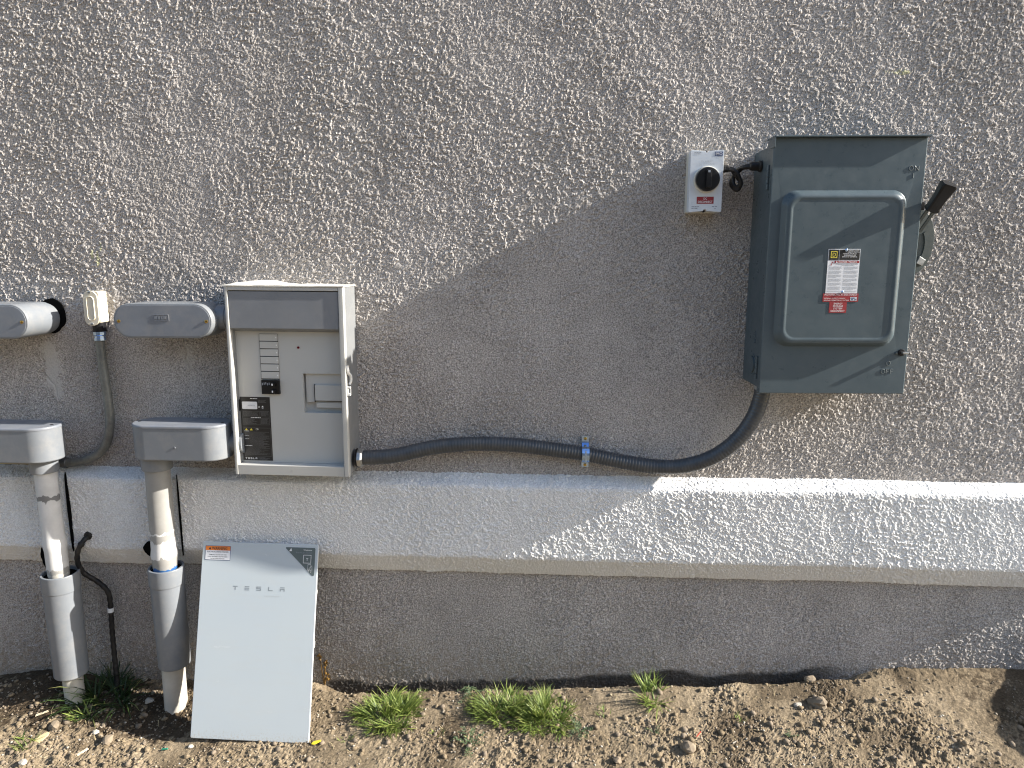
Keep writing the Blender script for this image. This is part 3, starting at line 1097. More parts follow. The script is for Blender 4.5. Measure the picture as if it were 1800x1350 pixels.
wordmark(bm, -0.184, 0.0465, 0.0062, 0.0062, ly, 0.0030, 0.0014)
obj('lettering', bm, M['white'], lab, 0)
bm = B()
for x in (-0.175, -0.157):
    vs = [bm.verts.new(p) for p in ((x - 0.0055, ly, 0.1535), (x + 0.0055, ly, 0.1535), (x, ly, 0.1615))]
    bm.faces.new(vs)
obj('warning_triangles', bm, M['label_yellow'], lab, 0)
bm = B()
for z in (0.2455, 0.2425):
    fine_print(bm, -0.164, -0.139, z, ly - 0.0006, 0.0014, rnd, True)
obj('fine_print', bm, M['print_grey'], lab, 0)
bm = B()
box(bm, -0.1952, -0.1930, fy - 0.006, fy + 0.001, 0.225, 0.266, 0.0005)
obj('label_tab', bm, M['black'], cabn)
# latch pieces on the right flank
bm = B()
pts = [Vector((hw + 0.0015, -0.140, 0.398)), Vector((hw + 0.004, -0.139, 0.385)), Vector((hw + 0.005, -0.134, 0.372)), Vector((hw + 0.010, -0.124, 0.360)), Vector((hw + 0.010, -0.122, 0.342)), Vector((hw + 0.006, -0.127, 0.330))]
tube(bm, spline(pts, 4), lambda i, m_: 0.0065 * (1 - 0.35 * i / m_), 8)
obj('latch', bm, M['latch'], cabn)
bm = B()
box(bm, hw, hw + 0.012, -0.141, -0.128, 0.318, 0.324, 0.001)
box(bm, hw, hw + 0.012, -0.141, -0.128, 0.292, 0.300, 0.001)
box(bm, hw, hw + 0.004, -0.141, -0.130, 0.300, 0.318, 0.0005)
box(bm, hw + 0.008, hw + 0.012, -0.133, -0.128, 0.300, 0.318, 0.0005)
obj('latch_catch', bm, M['latch'], cabn)

# ------------------------------------------------------------------ removed cover leaning on the band
CB = Vector((-1.084, -0.300, -0.088))
lean = math.atan2(0.192, 0.672)
cov = thing('panel_cover', CB, 'white glossy panel cover with warning label leaning against the band', 'panel cover', rot=(-lean, R(0.35), R(0.0)), local=True)
CW, CH = 0.2185, 0.700
o = stadium(0, CH / 2, CW, CH / 2, 0.007, 4)
bm = B()
prism_y(bm, o, 0.005, 0.0, 0.0022, 3)
cf = obj('front_sheet', bm, M['cover'], cov)
bm = B()
oi = stadium(0, CH / 2, CW - 0.003, CH / 2 - 0.003, 0.006, 4)
prism_y(bm, oi, 0.016, 0.0052)
prism_y(bm, stadium(0, CH / 2, CW - 0.06, CH / 2 - 0.02, 0.006, 4), 0.030, 0.0155)
obj('backing_tray', bm, M['cover_edge'], cov)
bm = B()
box(bm, CW - 0.0065, CW - 0.001, 0.006, 0.020, 0.33, 0.352, 0.001)
obj('clip', bm, M['cover_edge'], cov)
bm = B()
box(bm, CW - 0.0065, CW - 0.002, 0.006, 0.020, 0.52, 0.535, 0.001)
obj('clip', bm, M['cover_edge'], cov)
bm = B()
wordmark(bm, -0.0935, 0.528, 0.0172, 0.0145, -0.0004, 0.0270, 0.0030)
obj('lettering', bm, M['print_cover'], cov, 0)
bm = B()
text_into(bm, 'G A T E W A Y', 0.084, 0.5095, -0.0004, 0.0075, 'RIGHT', 0.056)
obj('small_lettering', bm, M['print_faint'], cov, 0)
# warning label
wl = sticker('warning_label', stadium(-0.1590, 0.659, 0.0480, 0.0262, 0.002, 2), -0.0002, M['label_navy'], cov, 0.0004)
sticker('label_field', rect(-0.2055, -0.1125, 0.6345, 0.6685), -0.0008, M['label_white'], wl, 0.0003)
sticker('label_header', rect(-0.2055, -0.1125, 0.6690, 0.6838), -0.0008, M['label_orange'], wl, 0.0003)
wl['label'] = 'orange and white warning label'
bm = B()
ty_ = -0.00135
text_into(bm, 'WARNING', -0.1525, 0.6763, ty_, 0.0150, 'CENTER', 0.058, 0.012)
vs = [bm.verts.new(p) for p in ((-0.1945, ty_, 0.6715), (-0.1845, ty_, 0.6715), (-0.1895, ty_, 0.6812))]
bm.faces.new(vs)
text_into(bm, 'ELECTRICAL SHOCK HAZARD', -0.159, 0.6635, ty_, 0.0066, 'CENTER', 0.080, 0.012)
text_into(bm, 'TERMINALS ON THE LINE AND', -0.159, 0.6530, ty_, 0.0054, 'CENTER', 0.068, 0.006)
text_into(bm, 'LOAD SIDES MAY BE ENERGIZED', -0.159, 0.6460, ty_, 0.0054, 'CENTER', 0.074, 0.006)
text_into(bm, 'IN THE OPEN POSITION', -0.159, 0.6390, ty_, 0.0054, 'CENTER', 0.052, 0.006)
obj('lettering', bm, M['print_black'], wl, 0)
# corner triangle
tri = [(0.0985, 0.688), (0.0965, 0.6845), (0.1985, 0.5885), (0.2035, 0.5865), (0.2075, 0.5895), (0.2080, 0.684), (0.2050, 0.688)]
tl = sticker('corner_label', tri, -0.0002, M['label_green'], cov, 0.0005)
tl['label'] = 'dark grey triangular welcome label'
bm = B()
vs = [bm.verts.new(p) for p in ((0.1100, ty_, 0.6735), (0.1205, ty_, 0.6745), (0.1175, ty_, 0.6855))]
bm.faces.new(vs)
text_into(bm, 'Welcome', 0.196, 0.6795, ty_, 0.0075, 'RIGHT', 0.032, 0.008)
t = 0.0016
a = (0.164, 0.194, 0.632, 0.662)
bars(bm, [(a[0], a[1], a[2], a[2] + t), (a[0], a[1], a[3] - t, a[3]), (a[0], a[0] + t, a[2] + t, a[3] - t), (a[1] - t, a[1], a[2] + t, a[3] - t)], ty_)
bars(bm, [(0.175, 0.183, 0.6485, 0.6500), (0.1782, 0.1798, 0.641, 0.6480)], ty_)
# hand with phone outline
for (p, q) in (((0.183, 0.628), (0.183, 0.606)), ((0.183, 0.628), (0.194, 0.628)), ((0.194, 0.628), (0.194, 0.614)), ((0.183, 0.606), (0.190, 0.606)), ((0.188, 0.614), (0.198, 0.624)), ((0.188, 0.614), (0.186, 0.600)), ((0.198, 0.624), (0.199, 0.606)), ((0.190, 0.611), (0.196, 0.605)), ((0.196, 0.605), (0.194, 0.598))):
    v0, v1 = Vector(p), Vector(q)
    d_ = (v1 - v0).normalized()
    nn_ = Vector((-d_.y, d_.x)) * 0.0005
    vs = [bm.verts.new((w_.x, ty_, w_.y)) for w_ in (v0 - nn_, v1 - nn_, v1 + nn_, v0 + nn_)]
    bm.faces.new(vs)
obj('lettering', bm, M['white'], tl, 0)
bm = B()
text_into(bm, 'Scan to get started', 0.196, 0.6700, ty_, 0.0062, 'RIGHT', 0.060)
obj('small_lettering', bm, M['print_grey'], tl, 0)

# ------------------------------------------------------------------ safety switch on the right
BX0, BX1, BZ0, BZ1, BF = 0.655, 1.118, 1.190, 1.985, -0.212
sw = thing('safety_switch', ((BX0 + BX1) / 2, 0, BZ0), 'large slate grey safety switch box with raised door panel and black handle', 'switch box', rot=(0, 0, R(1.8)))
bm = B()
# body, its top sloping up to the front like a rain hood
pr = [(0.012, BZ0 + 0.010), (-0.190, BZ0 + 0.010), (-0.190, BZ1 - 0.014), (0.012, BZ1 - 0.016)]
loft(bm, [[(x, p[0], p[1]) for p in pr] for x in (BX0 + 0.010, BX1 - 0.010)])
fixn(bm)
bmesh.ops.bevel(bm, geom=list(bm.edges), offset=0.003, segments=2, affect='EDGES')
obj('enclosure', bm, M['box'], sw)
bm = B()
box(bm, BX0 - 0.003, BX1 + 0.004, BF - 0.016, -0.150, BZ1 - 0.001, BZ1 + 0.004, 0.0012)
box(bm, BX0 - 0.003, BX0 + 0.000, BF - 0.016, -0.165, BZ1 - 0.030, BZ1 - 0.0012, 0.0008)
obj('rain_hood', bm, M['box'], sw)
# door with the raised panel pressed out of it, as one skin
bm = B()
ccx, ccz = 0.879, 1.586
phw, phh = 0.192, 0.242
n_c = 10


def ring(hw_, hh_, r_, y):
    return [(x, y, z) for x, z in stadium(ccx, ccz, hw_, hh_, r_, n_c)]


do = stadium((BX0 + BX1) / 2, (BZ0 + BZ1) / 2, (BX1 - BX0) / 2, (BZ1 - BZ0) / 2, 0.003, n_c)
rings = [[(x, -0.186, z) for x, z in do], [(x, BF + 0.0025, z) for x, z in do],
         [(x, BF, z) for x, z in inset_outline(do, 0.0025)],
         ring(phw, phh, 0.044, BF), ring(phw - 0.0035, phh - 0.0025, 0.043, BF - 0.0022)]
rings[2:3] = [[(x, BF, z) for x, z in inset_outline(do, 0.0025)]]
rings += [ring(phw - 0.0115, phh - 0.0095, 0.040, BF - 0.0170), ring(phw - 0.0155, phh - 0.0135, 0.038, BF - 0.0215), ring(phw - 0.021, phh - 0.019, 0.036, BF - 0.0235),
          ring(phw - 0.026, phh - 0.024, 0.034, BF - 0.0238), ring(phw - 0.030, phh - 0.028, 0.032, BF - 0.0225), ring(phw - 0.034, phh - 0.032, 0.030, BF - 0.0215)]
loft(bm, rings, True, True)
fixn(bm)
door = obj('door', bm, M['box'], sw, 35)
PF = BF - 0.0215
# pressed lettering
def stroke(bm, pts, r=0.0013):
    tube(bm, [Vector(p) for p in pts], r, 6)


def letter(ch, x, z, w, hh, y):
    bm = B()
    if ch == 'O':
        stroke(bm, [(x + w / 2 * math.cos(R(a)), y, z + hh / 2 * math.sin(R(a))) for a in range(0, 361, 24)])
    elif ch == 'N':
        stroke(bm, [(x - w / 2, y, z - hh / 2), (x - w / 2, y, z + hh / 2)])
        stroke(bm, [(x - w / 2, y, z + hh / 2), (x + w / 2, y, z - hh / 2)])
        stroke(bm, [(x + w / 2, y, z - hh / 2), (x + w / 2, y, z + hh / 2)])
    elif ch == 'I':
        stroke(bm, [(x, y, z - hh / 2), (x, y, z + hh / 2)])
    elif ch == 'F':
        stroke(bm, [(x - w / 2, y, z - hh / 2), (x - w / 2, y, z + hh / 2)])
        stroke(bm, [(x - w / 2, y, z + hh / 2), (x + w / 2, y, z + hh / 2)])
        stroke(bm, [(x - w / 2, y, z), (x + w / 3, y, z)])
    return obj('raised_letter', bm, M['lit_letter'], door, 60)


for (ch, x, z, w) in (('O', 1.0745, 1.893, 0.0125), ('N', 1.0915, 1.893, 0.0110), ('I', 1.083, 1.871, 0), ('O', 1.0600, 1.290, 0.0115), ('O', 1.0450, 1.264, 0.0115), ('F', 1.0595, 1.264, 0.0085), ('F', 1.0730, 1.264, 0.0085)):
    letter(ch, x, z, w, 0.0135, BF - 0.0006)
# hasp at the lower right
bm = B()
lathe(bm, [(0.011, 0.0), (0.011, 0.004), (0.009, 0.005)], (1.098, BF, 1.325), (0, -1, 0), 16)
obj('latch_hole', bm, M['black'], door)
bm = B()
box(bm, 1.094, 1.112, BF - 0.020, BF - 0.002, 1.322, 1.328, 0.001)
obj('hasp', bm, M['steel'], door)
bm = B()
lathe(bm, [(0.004, 0.0), (0.004, 0.003), (0.002, 0.0045)], (1.082, BF, 1.322), (0, -1, 0), 12)
obj('rivet', bm, M['bracket'], door)
# hinges on the left flank
for zc in (1.870, 1.268):
    bm = B()
    for k_ in range(4):
        z = zc - 0.036 + k_ * 0.019
        lathe(bm, [(0.0055, 0.0), (0.0055, 0.0165)], (BX0 - 0.001, -0.176, z), (0, 0, 1), 12)
    box(bm, BX0 + 0.002, BX0 + 0.0085, -0.176, -0.150, zc - 0.036, zc + 0.037, 0.0008)
    obj('hinge', bm, M['box'], sw)
# round knockout and small stamped marks on the left flank
bm = B()
xk = BX0 + 0.010
lathe(bm, [(0.036, 0.0), (0.036, 0.0015), (0.034, 0.0025), (0.030, 0.0015), (0.028, 0.001), (0.0275, 0.006), (0.024, 0.0075)], (xk, -0.098, 1.268), (-1, 0, 0), 32)
obj('knockout', bm, M['box'], sw)
for (y, z, r_) in ((-0.105, 1.372, 0.010), (-0.105, 1.348, 0.008)):
    bm = B()
    lathe(bm, [(r_, 0.0), (r_, 0.0015), (r_ * 0.7, 0.002), (r_ * 0.6, 0.0008)], (xk, y, z), (-1, 0, 0), 18)
    obj('dimple', bm, M['box'], sw)
# labels on the door
ly = PF - 0.0004
dl = sticker('door_label', rect(0.8350, 0.9330, 1.5135, 1.6500), ly, M['label_white'], sw, 0.0006)
dl['label'] = 'white danger label with black header on the switch door'
y2 = ly - 0.0009
sticker('label_header', rect(0.8368, 0.8682, 1.6165, 1.6480), y2, M['label_black'], dl, 0.0003)
sticker('label_header', rect(0.8700, 0.9314, 1.6165, 1.6480), y2, M['label_black'], dl, 0.0003)
sticker('danger_strip', rect(0.8560, 0.9314, 1.6070, 1.6138), y2, M['label_red'], dl, 0.0003)
y3 = y2 - 0.0006
bm = B()
t = 0.0018
a = (0.8430, 0.8625, 1.6225, 1.6430)
bars(bm, [(a[0], a[1], a[2], a[2] + t), (a[0], a[1], a[3] - t, a[3]), (a[0], a[0] + t, a[2] + t, a[3] - t), (a[1] - t, a[1], a[2] + t, a[3] - t)], y3)
text_into(bm, 'D', 0.8528, 1.6328, y3, 0.0170, 'CENTER', 0.0095)
obj('emblem', bm, M['label_yellow'], dl, 0)
lettering('lettering', [('GENERAL DUTY', 0.9120, 1.6445, y3, 0.0048, {'width': 0.034}), ('SAFETY SWITCH', 0.9120, 1.6400, y3, 0.0048, {'width': 0.036}),
                       ('INTERRUPTOR DE', 0.9010, 1.6355, y3, 0.0048, {'width': 0.040}), ('SEGURIDAD DE', 0.9010, 1.6310, y3, 0.0048, {'width': 0.036}),
                       ('SERVICIO GENERAL', 0.9010, 1.6262, y3, 0.0048, {'width': 0.046}),
                       ('DANGER / PELIGRO', 0.8965, 1.6104, y3, 0.0062, {'width': 0.056, 'bold': 0.01})], M['white'], dl)
bm = B()
vs = [bm.verts.new(p) for p in ((0.8595, y3, 1.6080), (0.8655, y3, 1.6080), (0.8625, y3, 1.6130))]
bm.faces.new(vs)
obj('warning_triangles', bm, M['white'], dl, 0)
bm = B()
for (p, q, w_) in (((0.8425, 1.5985), (0.8475, 1.6055), 0.0007), ((0.8475, 1.6055), (0.8510, 1.6120), 0.0010), ((0.8475, 1.6050), (0.8465, 1.5990), 0.0007), ((0.8500, 1.6090), (0.8555, 1.6060), 0.0006), ((0.8500, 1.6090), (0.8440, 1.6115), 0.0006)):
    v0, v1 = Vector(p), Vector(q)
    d_ = (v1 - v0).normalized()
    nn_ = Vector((-d_.y, d_.x)) * w_
    bm.faces.new([bm.verts.new((u.x, y2 - 0.0002, u.y)) for u in (v0 - nn_, v1 - nn_, v1 + nn_, v0 + nn_)])
obj('shock_figure', bm, M['label_red'], dl, 0)
bm = B()
r3 = random.Random(3)
z = 1.6025
fine_print(bm, 0.862, 0.928, z, y2, 0.0014, r3, True)
fine_print(bm, 0.878, 0.918, z - 0.003, y2, 0.0014, r3, True)
for (xa, xb) in ((0.8385, 0.8800), (0.8845, 0.9300)):
    z = 1.5950
    k_ = 0
    while z > 1.5165:
        fine_print(bm, xa + 0.0015 * (k_ % 4 != 0), xb, z, y2, 0.0010, r3, k_ % 4 != 3)
        z -= 0.0026 if k_ % 4 != 3 else 0.0046
        k_ += 1
fine_print(bm, 0.8370, 0.8680, 1.6145, y2, 0.0013, r3, True)
obj('fine_print', bm, M['print_grey'], dl, 0)
for (x, z) in ((0.8885, 1.6465), (0.8870, 1.5175)):
    bm = B()
    lathe(bm, [(0.0042, 0.0), (0.0040, 0.0014), (0.0022, 0.0026)], (x, y3, z), (0, -1, 0), 14)
    obj('rivet', bm, M['zinc'], sw)
rl = sticker('red_label', rect(0.8280, 0.9380, 1.4875, 1.5130), ly - 0.0003, M['label_red'], sw, 0.0006)
rl['label'] = 'wide red photovoltaic disconnect label'
y4 = ly - 0.0013
lettering('lettering', [('PHOTOVOLTAIC AC DISCONNECT', 0.8832, 1.5090, y4, 0.0066, {'width': 0.101}), ('RATED AC OUTPUT CURRENT', 0.8315, 1.4980, y4, 0.0048, {'align': 'LEFT', 'width': 0.066}),
                       ('NOMINAL OPERATING AC VOLTAGE', 0.8315, 1.4922, y4, 0.0048, {'align': 'LEFT', 'width': 0.078})], M['white'], rl)
bm = B()
bars(bm, [(0.9135, 0.9330, 1.4905, 1.5020)], y4 + 0.0002)
obj('value_field', bm, M['white'], rl, 0)
bm = B()
fine_print(bm, 0.9150, 0.9320, 1.4972, y4 - 0.0002, 0.0036, rnd, True)
fine_print(bm, 0.9150, 0.9320, 1.4918, y4 - 0.0002, 0.0036, rnd, True)
obj('fine_print', bm, M['label_navy'], rl, 0)
el = sticker('red_label', rect(0.8500, 0.9040, 1.4530, 1.4868), ly, M['label_red'], sw, 0.0006)
el['label'] = 'small red energy storage disconnect label'
lettering('lettering', [('ENERGY', 0.877, 1.4815, y4 + 0.0003, 0.0078, {'width': 0.027}), ('STORAGE', 0.877, 1.4740, y4 + 0.0003, 0.0078, {'width': 0.031}),
                       ('SYSTEM', 0.877, 1.4665, y4 + 0.0003, 0.0078, {'width': 0.027}), ('DISCONNECT', 0.877, 1.4588, y4 + 0.0003, 0.0078, {'width': 0.043})], M['white'], el)
# handle: curved guard plate on the right flank, lever and black grip
bm = B()
oc = [(1.110, 1.566), (1.147, 1.572), (1.162, 1.582), (1.175, 1.596), (1.185, 1.614), (1.192, 1.636), (1.196, 1.660), (1.1965, 1.684), (1.194, 1.708), (1.187, 1.734), (1.174, 1.756), (1.155, 1.772), (1.110, 1.776)]
prism_y(bm, oc, -0.150, -0.156, 0.0015, 2)
gp = obj('handle_guard', bm, M['bracket'], sw)
bm = B()
oc2 = []
for k_ in range(13):
    a = R(-70 + 118 * k_ / 12)
    oc2.append((1.146 + 0.030 * math.cos(a), 1.665 + 0.055 * math.sin(a)))
for k_ in range(12, -1, -1):
    a = R(-70 + 118 * k_ / 12)
    oc2.append((1.146 + 0.020 * math.cos(a), 1.665 + 0.047 * math.sin(a)))
prism_y(bm, oc2, -0.155, -0.160)
obj('guard_rib', bm, M['bracket'], gp)
bm = B()
prism_y(bm, [(1.143, 1.606), (1.162, 1.598), (1.171, 1.616), (1.152, 1.628)], -0.155, -0.166, 0.001, 1)
obj('guard_boss', bm, M['steel'], gp)
bm = B()
box(bm, 1.1085, 1.142, -0.185, -0.152, 1.770, 1.795, 0.002)
obj('guard_block', bm, M['black'], sw)
# lever: two straps, rising outward and forward
La, Lb = Vector((1.128, -0.176, 1.706)), Vector((1.1535, -0.226, 1.790))
for off in (-0.010, 0.010):
    bm = B()
    d_ = (Lb - La).normalized()
    s2 = d_.cross(Vector((0, 1, 0))).normalized()
    u2 = s2.cross(d_)
    rr_ = []
    for p in (La, Lb):
        c_ = p + s2 * off
        rr_.append([tuple(c_ + s2 * a + u2 * b) for a, b in ((-0.005, -0.003), (0.005, -0.003), (0.005, 0.003), (-0.005, 0.003))])
    loft(bm, rr_)
    fixn(bm)
    bmesh.ops.bevel(bm, geom=list(bm.edges), offset=0.0012, segments=2, affect='EDGES')
    obj('lever_arm', bm, M['bracket'], sw)
bm = B()
Lg0 = La.lerp(Lb, 0.72)
Lg1 = Lg0 + (Lb - La).normalized() * 0.092
d_ = (Lg1 - Lg0).normalized()
s2 = d_.cross(Vector((0, 1, 0))).normalized()
u2 = s2.cross(d_)
rr_ = []
for (f, wa, wb) in ((0, 0.0175, 0.014), (0.05, 0.0205, 0.0160), (0.14, 0.0180, 0.0150), (0.45, 0.0180, 0.0160), (0.70, 0.0200, 0.0175), (0.93, 0.0225, 0.0195), (1.0, 0.0205, 0.0170)):
    c_ = Lg0.lerp(Lg1, f)
    rr_.append([tuple(c_ + s2 * (wa * x) + u2 * (wb * z)) for x, z in stadium(0, 0, 1, 1, 0.35, 3)])
loft(bm, rr_)
fixn(bm)
gr = obj('grip', bm, M['black'], sw, 35)
bm = B()
c_ = Lg0.lerp(Lg1, 0.35)
lathe(bm, [(0.003, 0.0), (0.003, 0.0015)], tuple(c_ + Vector((0.004, -0.0135, 0))), (0.1, -1, 0.3), 10)
obj('rivet', bm, M['zinc'], gr)

# ------------------------------------------------------------------ isolator
iso = thing('isolator_switch', (0.488, 0, 1.772), 'small white isolator switch with round black knob and red disconnect label', 'switch')
IX0, IX1, IZ0, IZ1 = 0.4345, 0.5415, 1.7715, 1.9690
bm = B()
box(bm, IX0 + 0.002, IX1 - 0.002, -0.050, 0.012, IZ0 + 0.001, IZ1 - 0.001, 0.003)
obj('base', bm, M['iso'], iso)
bm = B()
# lid with screw notches at top and bottom
o = [(IX0, IZ0 + 0.003), (IX0 + 0.003, IZ0)]
mx = (IX0 + IX1) / 2
for k_ in range(9):
    a = R(180 - 180 * k_ / 8)
    o.append((mx + 0.0055 * math.cos(a), IZ0 + 0.004 + 0.0055 * math.sin(a)))
o += [(IX1 - 0.003, IZ0), (IX1, IZ0 + 0.003), (IX1, IZ1 - 0.003), (IX1 - 0.003, IZ1)]
for k_ in range(9):
    a = R(0 - 180 * k_ / 8)
    o.append((mx + 0.0055 * math.cos(a), IZ1 - 0.004 + 0.0055 * math.sin(a)))
o += [(IX0 + 0.003, IZ1), (IX0, IZ1 - 0.003)]
prism_y(bm, o, -0.0525, -0.0900, 0.0012, 2)
obj('lid', bm, M['iso_face'], iso, 30)
bm = B()
box(bm, IX0 + 0.004, IX1 - 0.004, -0.0526, -0.0498, IZ0 + 0.003, IZ1 - 0.003)
obj('gasket', bm, M['rubber'], iso, 0)
for z in (IZ0 + 0.005, IZ1 - 0.005):
    bm = B()
    lathe(bm, [(0.0045, 0), (0.0045, 0.006), (0.003, 0.007)], (mx, -0.060, z), (0, -1, 0), 12)
    obj('screw', bm, M['black'], iso)
kc = (0.4890, -0.0900, 1.8750)
bm = B()
lathe(bm, [(0.0425, 0), (0.0425, 0.006), (0.0405, 0.008), (0.030, 0.008)], kc, (0, -1, 0), 40)
obj('collar', bm, M['iso'], iso)
bm = B()
lathe(bm, [(0.0370, 0.006), (0.0380, 0.012), (0.0380, 0.024), (0.0360, 0.0275), (0.030, 0.0285)], kc, (0, -1, 0), 40)
kn = obj('knob', bm, M['black'], iso)
bm = B()
prism_y(bm, stadium(kc[0], kc[2], 0.0085, 0.029, 0.004, 3), kc[1] - 0.028, kc[1] - 0.040, 0.002, 2)
obj('knob_bar', bm, M['black'], kn)
bm = B()
bars(bm, [(kc[0] - 0.0035, kc[0] + 0.0035, kc[2] + 0.019, kc[2] + 0.026)], kc[1] - 0.0403)
obj('knob_mark', bm, M['print_grey'], kn, 0)
iy = -0.0902
rl2 = sticker('red_label', rect(0.4600, 0.5150, 1.7985, 1.8210), iy, M['label_red'], iso, 0.0005)
rl2['label'] = 'red disconnect label'
lettering('lettering', [('DC', 0.4875, 1.8150, iy - 0.0008, 0.0095, {'width': 0.011, 'bold': 0.01}), ('DISCONNECT', 0.4875, 1.8048, iy - 0.0008, 0.0095, {'width': 0.047, 'bold': 0.01})], M['white'], rl2)
nl = sticker('brand_label', rect(0.5125, 0.5375, 1.9500, 1.9630), iy, M['label_navy'], iso, 0.0003)
lettering('lettering', [('IMO', 0.5250, 1.9565, iy - 0.0006, 0.0130, {'width': 0.021, 'bold': 0.01})], M['white'], nl)
lettering('lettering', [('PV ARRAY', 0.4875, 1.9330, iy - 0.0003, 0.0095, {'width': 0.036}), ('DC ISOLATOR', 0.4875, 1.9235, iy - 0.0003, 0.0095, {'width': 0.050})], M['print_faint'], iso)
bm = B()
r3 = random.Random(9)
for z in (1.9600, 1.9555):
    fine_print(bm, 0.4460, 0.4680, z, iy - 0.0003, 0.0020, r3, True)
fine_print(bm, 0.5220, 0.5370, 1.9460, iy - 0.0003, 0.0018, r3, True)
for z in (1.7880, 1.7825):
    fine_print(bm, 0.4440, 0.4780, z, iy - 0.0003, 0.0024, r3)
fine_print(bm, 0.5100, 0.5270, 1.7880, iy - 0.0003, 0.0026, r3, True)
fine_print(bm, 0.5180, 0.5240, 1.7815, iy - 0.0003, 0.0022, r3, True)
obj('fine_print', bm, M['print_grey'], iso, 0)

# twin cable between isolator and switch box
cb = thing('twin_cable', (0.60, -0.06, 1.86), 'short looped black cable between white isolator and big switch box', 'cable')
gy0 = -0.055
bm = B()
lathe(bm, [(0.013, 0.0), (0.013, 0.012), (0.0115, 0.013), (0.0115, 0.024), (0.008, 0.027)], (IX1 - 0.001, gy0, 1.9130), (1, 0, 0), 6)
obj('gland', bm, M['rubber'], cb, 30)
bm = B()
lathe(bm, [(0.018, 0.0), (0.018, 0.006), (0.0145, 0.008), (0.0145, 0.028), (0.0125, 0.034), (0.008, 0.037)], (BX0 + 0.010, -0.075, 1.918), (-1, 0, 0), 14)
obj('gland', bm, M['rubber'], cb, 30)
for s2 in (-1, 1):
    pts = [(0.566, gy0 + 0.002 * s2, 1.913 + 0.003 * s2), (0.578, gy0 - 0.004 + 0.004 * s2, 1.909), (0.592, gy0 - 0.008 + 0.004 * s2, 1.893 - 0.004 * s2), (0.6065 + 0.002 * s2, gy0 - 0.006 + 0.004 * s2, 1.868),
           (0.5965, gy0 - 0.004, 1.8485 - 0.004 * s2), (0.5815 - 0.002 * s2, gy0 + 0.002 + 0.004 * s2, 1.863), (0.585, gy0 + 0.008, 1.888), (0.598, gy0 + 0.006, 1.906 - 0.003 * s2), (0.612, -0.066 + 0.002 * s2, 1.9155), (0.632, -0.075, 1.918 + 0.003 * s2)]
    bm = B()
    tube(bm, resample(spline(pts, 8), 0.003), 0.0072, 10)
    obj('strand', bm, M['rubber'], cb)

# ------------------------------------------------------------------ flexible conduit between switch box and panel
fc = thing('flexible_conduit', (0.1, -0.05, 0.9), 'thick dark grey ribbed flexible conduit running from switch box to open panel', 'conduit')
pts = [(-0.690, -0.085, 0.912), (-0.63, -0.082, 0.914), (-0.56, -0.072, 0.921), (-0.44, -0.056, 0.946), (-0.296, -0.048, 0.960), (-0.152, -0.045, 0.958), (-0.029, -0.042, 0.945), (0.114, -0.040, 0.926),
       (0.257, -0.045, 0.900), (0.375, -0.055, 0.888), (0.470, -0.072, 0.900), (0.560, -0.090, 0.940), (0.632, -0.100, 1.004), (0.680, -0.104, 1.080), (0.703, -0.105, 1.155), (0.706, -0.105, 1.215)]
path = resample(spline(pts, 16), 0.0022)
per = 5
RB = [0.0272]


def rib(i, m_):
    f = i / m_
    amt = 0.0009 + 0.0024 * math.exp(-((f - 0.52) / 0.16) ** 2) + 0.0010 * math.exp(-((f - 0.25) / 0.1) ** 2)
    ph = (i % per) / per
    return RB[0] - amt * (0.5 - 0.5 * math.cos(2 * PI * ph)) ** 2


bm = B()
tube(bm, path, rib, 18)
obj('ribbed_sleeve', bm, M['flex'], fc, 60)
bm = B()
lathe(bm, [(0.034, 0.0), (0.034, 0.004), (0.030, 0.005)], (-0.713, -0.085, 0.912), (1, 0, 0), 28)
obj('sealing_ring', bm, M['rubber'], fc)
bm = B()
lathe(bm, [(0.030, 0.005), (0.0345, 0.008), (0.0345, 0.020), (0.031, 0.024), (0.029, 0.026)], (-0.713, -0.085, 0.912), (1, 0, 0), 8)
obj('connector_nut', bm, M['steel'], fc, 30)
bm = B()
lathe(bm, [(0.029, 0.0), (0.029, 0.012), (0.027, 0.014)], (0.706, -0.105, 1.197), (0, 0, -1), 24)
obj('connector_nut', bm, M['steel'], fc, 30)

# conduit strap
st = thing('pipe_strap', (0.114, -0.01, 0.926), 'shiny zinc strap holding the ribbed conduit to the wall', 'strap')
bm = B()
sx0, sx1 = 0.1005, 0.1265
pts2 = [(-0.006, 0.984), (-0.010, 0.963)]
arc = [(-0.040 - 0.0285 * math.cos(R(a)), 0.9265 + 0.0285 * math.sin(R(a))) for a in range(80, -81, -16)]
pts2 = [(-0.0065, 0.985), (-0.0075, 0.9585)] + arc + [(-0.0075, 0.8945), (-0.0065, 0.868)]
th_ = 0.0018
L1 = pts2
L2 = []
for i, p in enumerate(pts2):
    a = Vector(pts2[max(0, i - 1)])
    b_ = Vector(pts2[min(len(pts2) - 1, i + 1)])
    t_ = (b_ - a).normalized()
    nn_ = Vector((t_.y, -t_.x))
    if nn_.x > 0:
        nn_ = -nn_
    L2.append((p[0] + nn_.x * th_, p[1] + nn_.y * th_))
loop = L1 + L2[::-1]
va = [bm.verts.new((sx0, p[0], p[1])) for p in loop]
vb = [bm.verts.new((sx1, p[0], p[1])) for p in loop]
n_ = len(loop)
for i in range(n_):
    j = (i + 1) % n_
    bm.faces.new((va[i], va[j], vb[j], vb[i]))
m_ = len(L1)
for i in range(m_ - 1):
    j = n_ - 1 - i
    bm.faces.new((va[i], va[i + 1], va[j - 1], va[j]))
    bm.faces.new((vb[i + 1], vb[i], vb[j], vb[j - 1]))
fixn(bm)
obj('band', bm, M['zinc'], st, 30)
bm = B()
box(bm, 0.111, 0.116, -0.0735, -0.0695, 0.905, 0.948, 0.001)
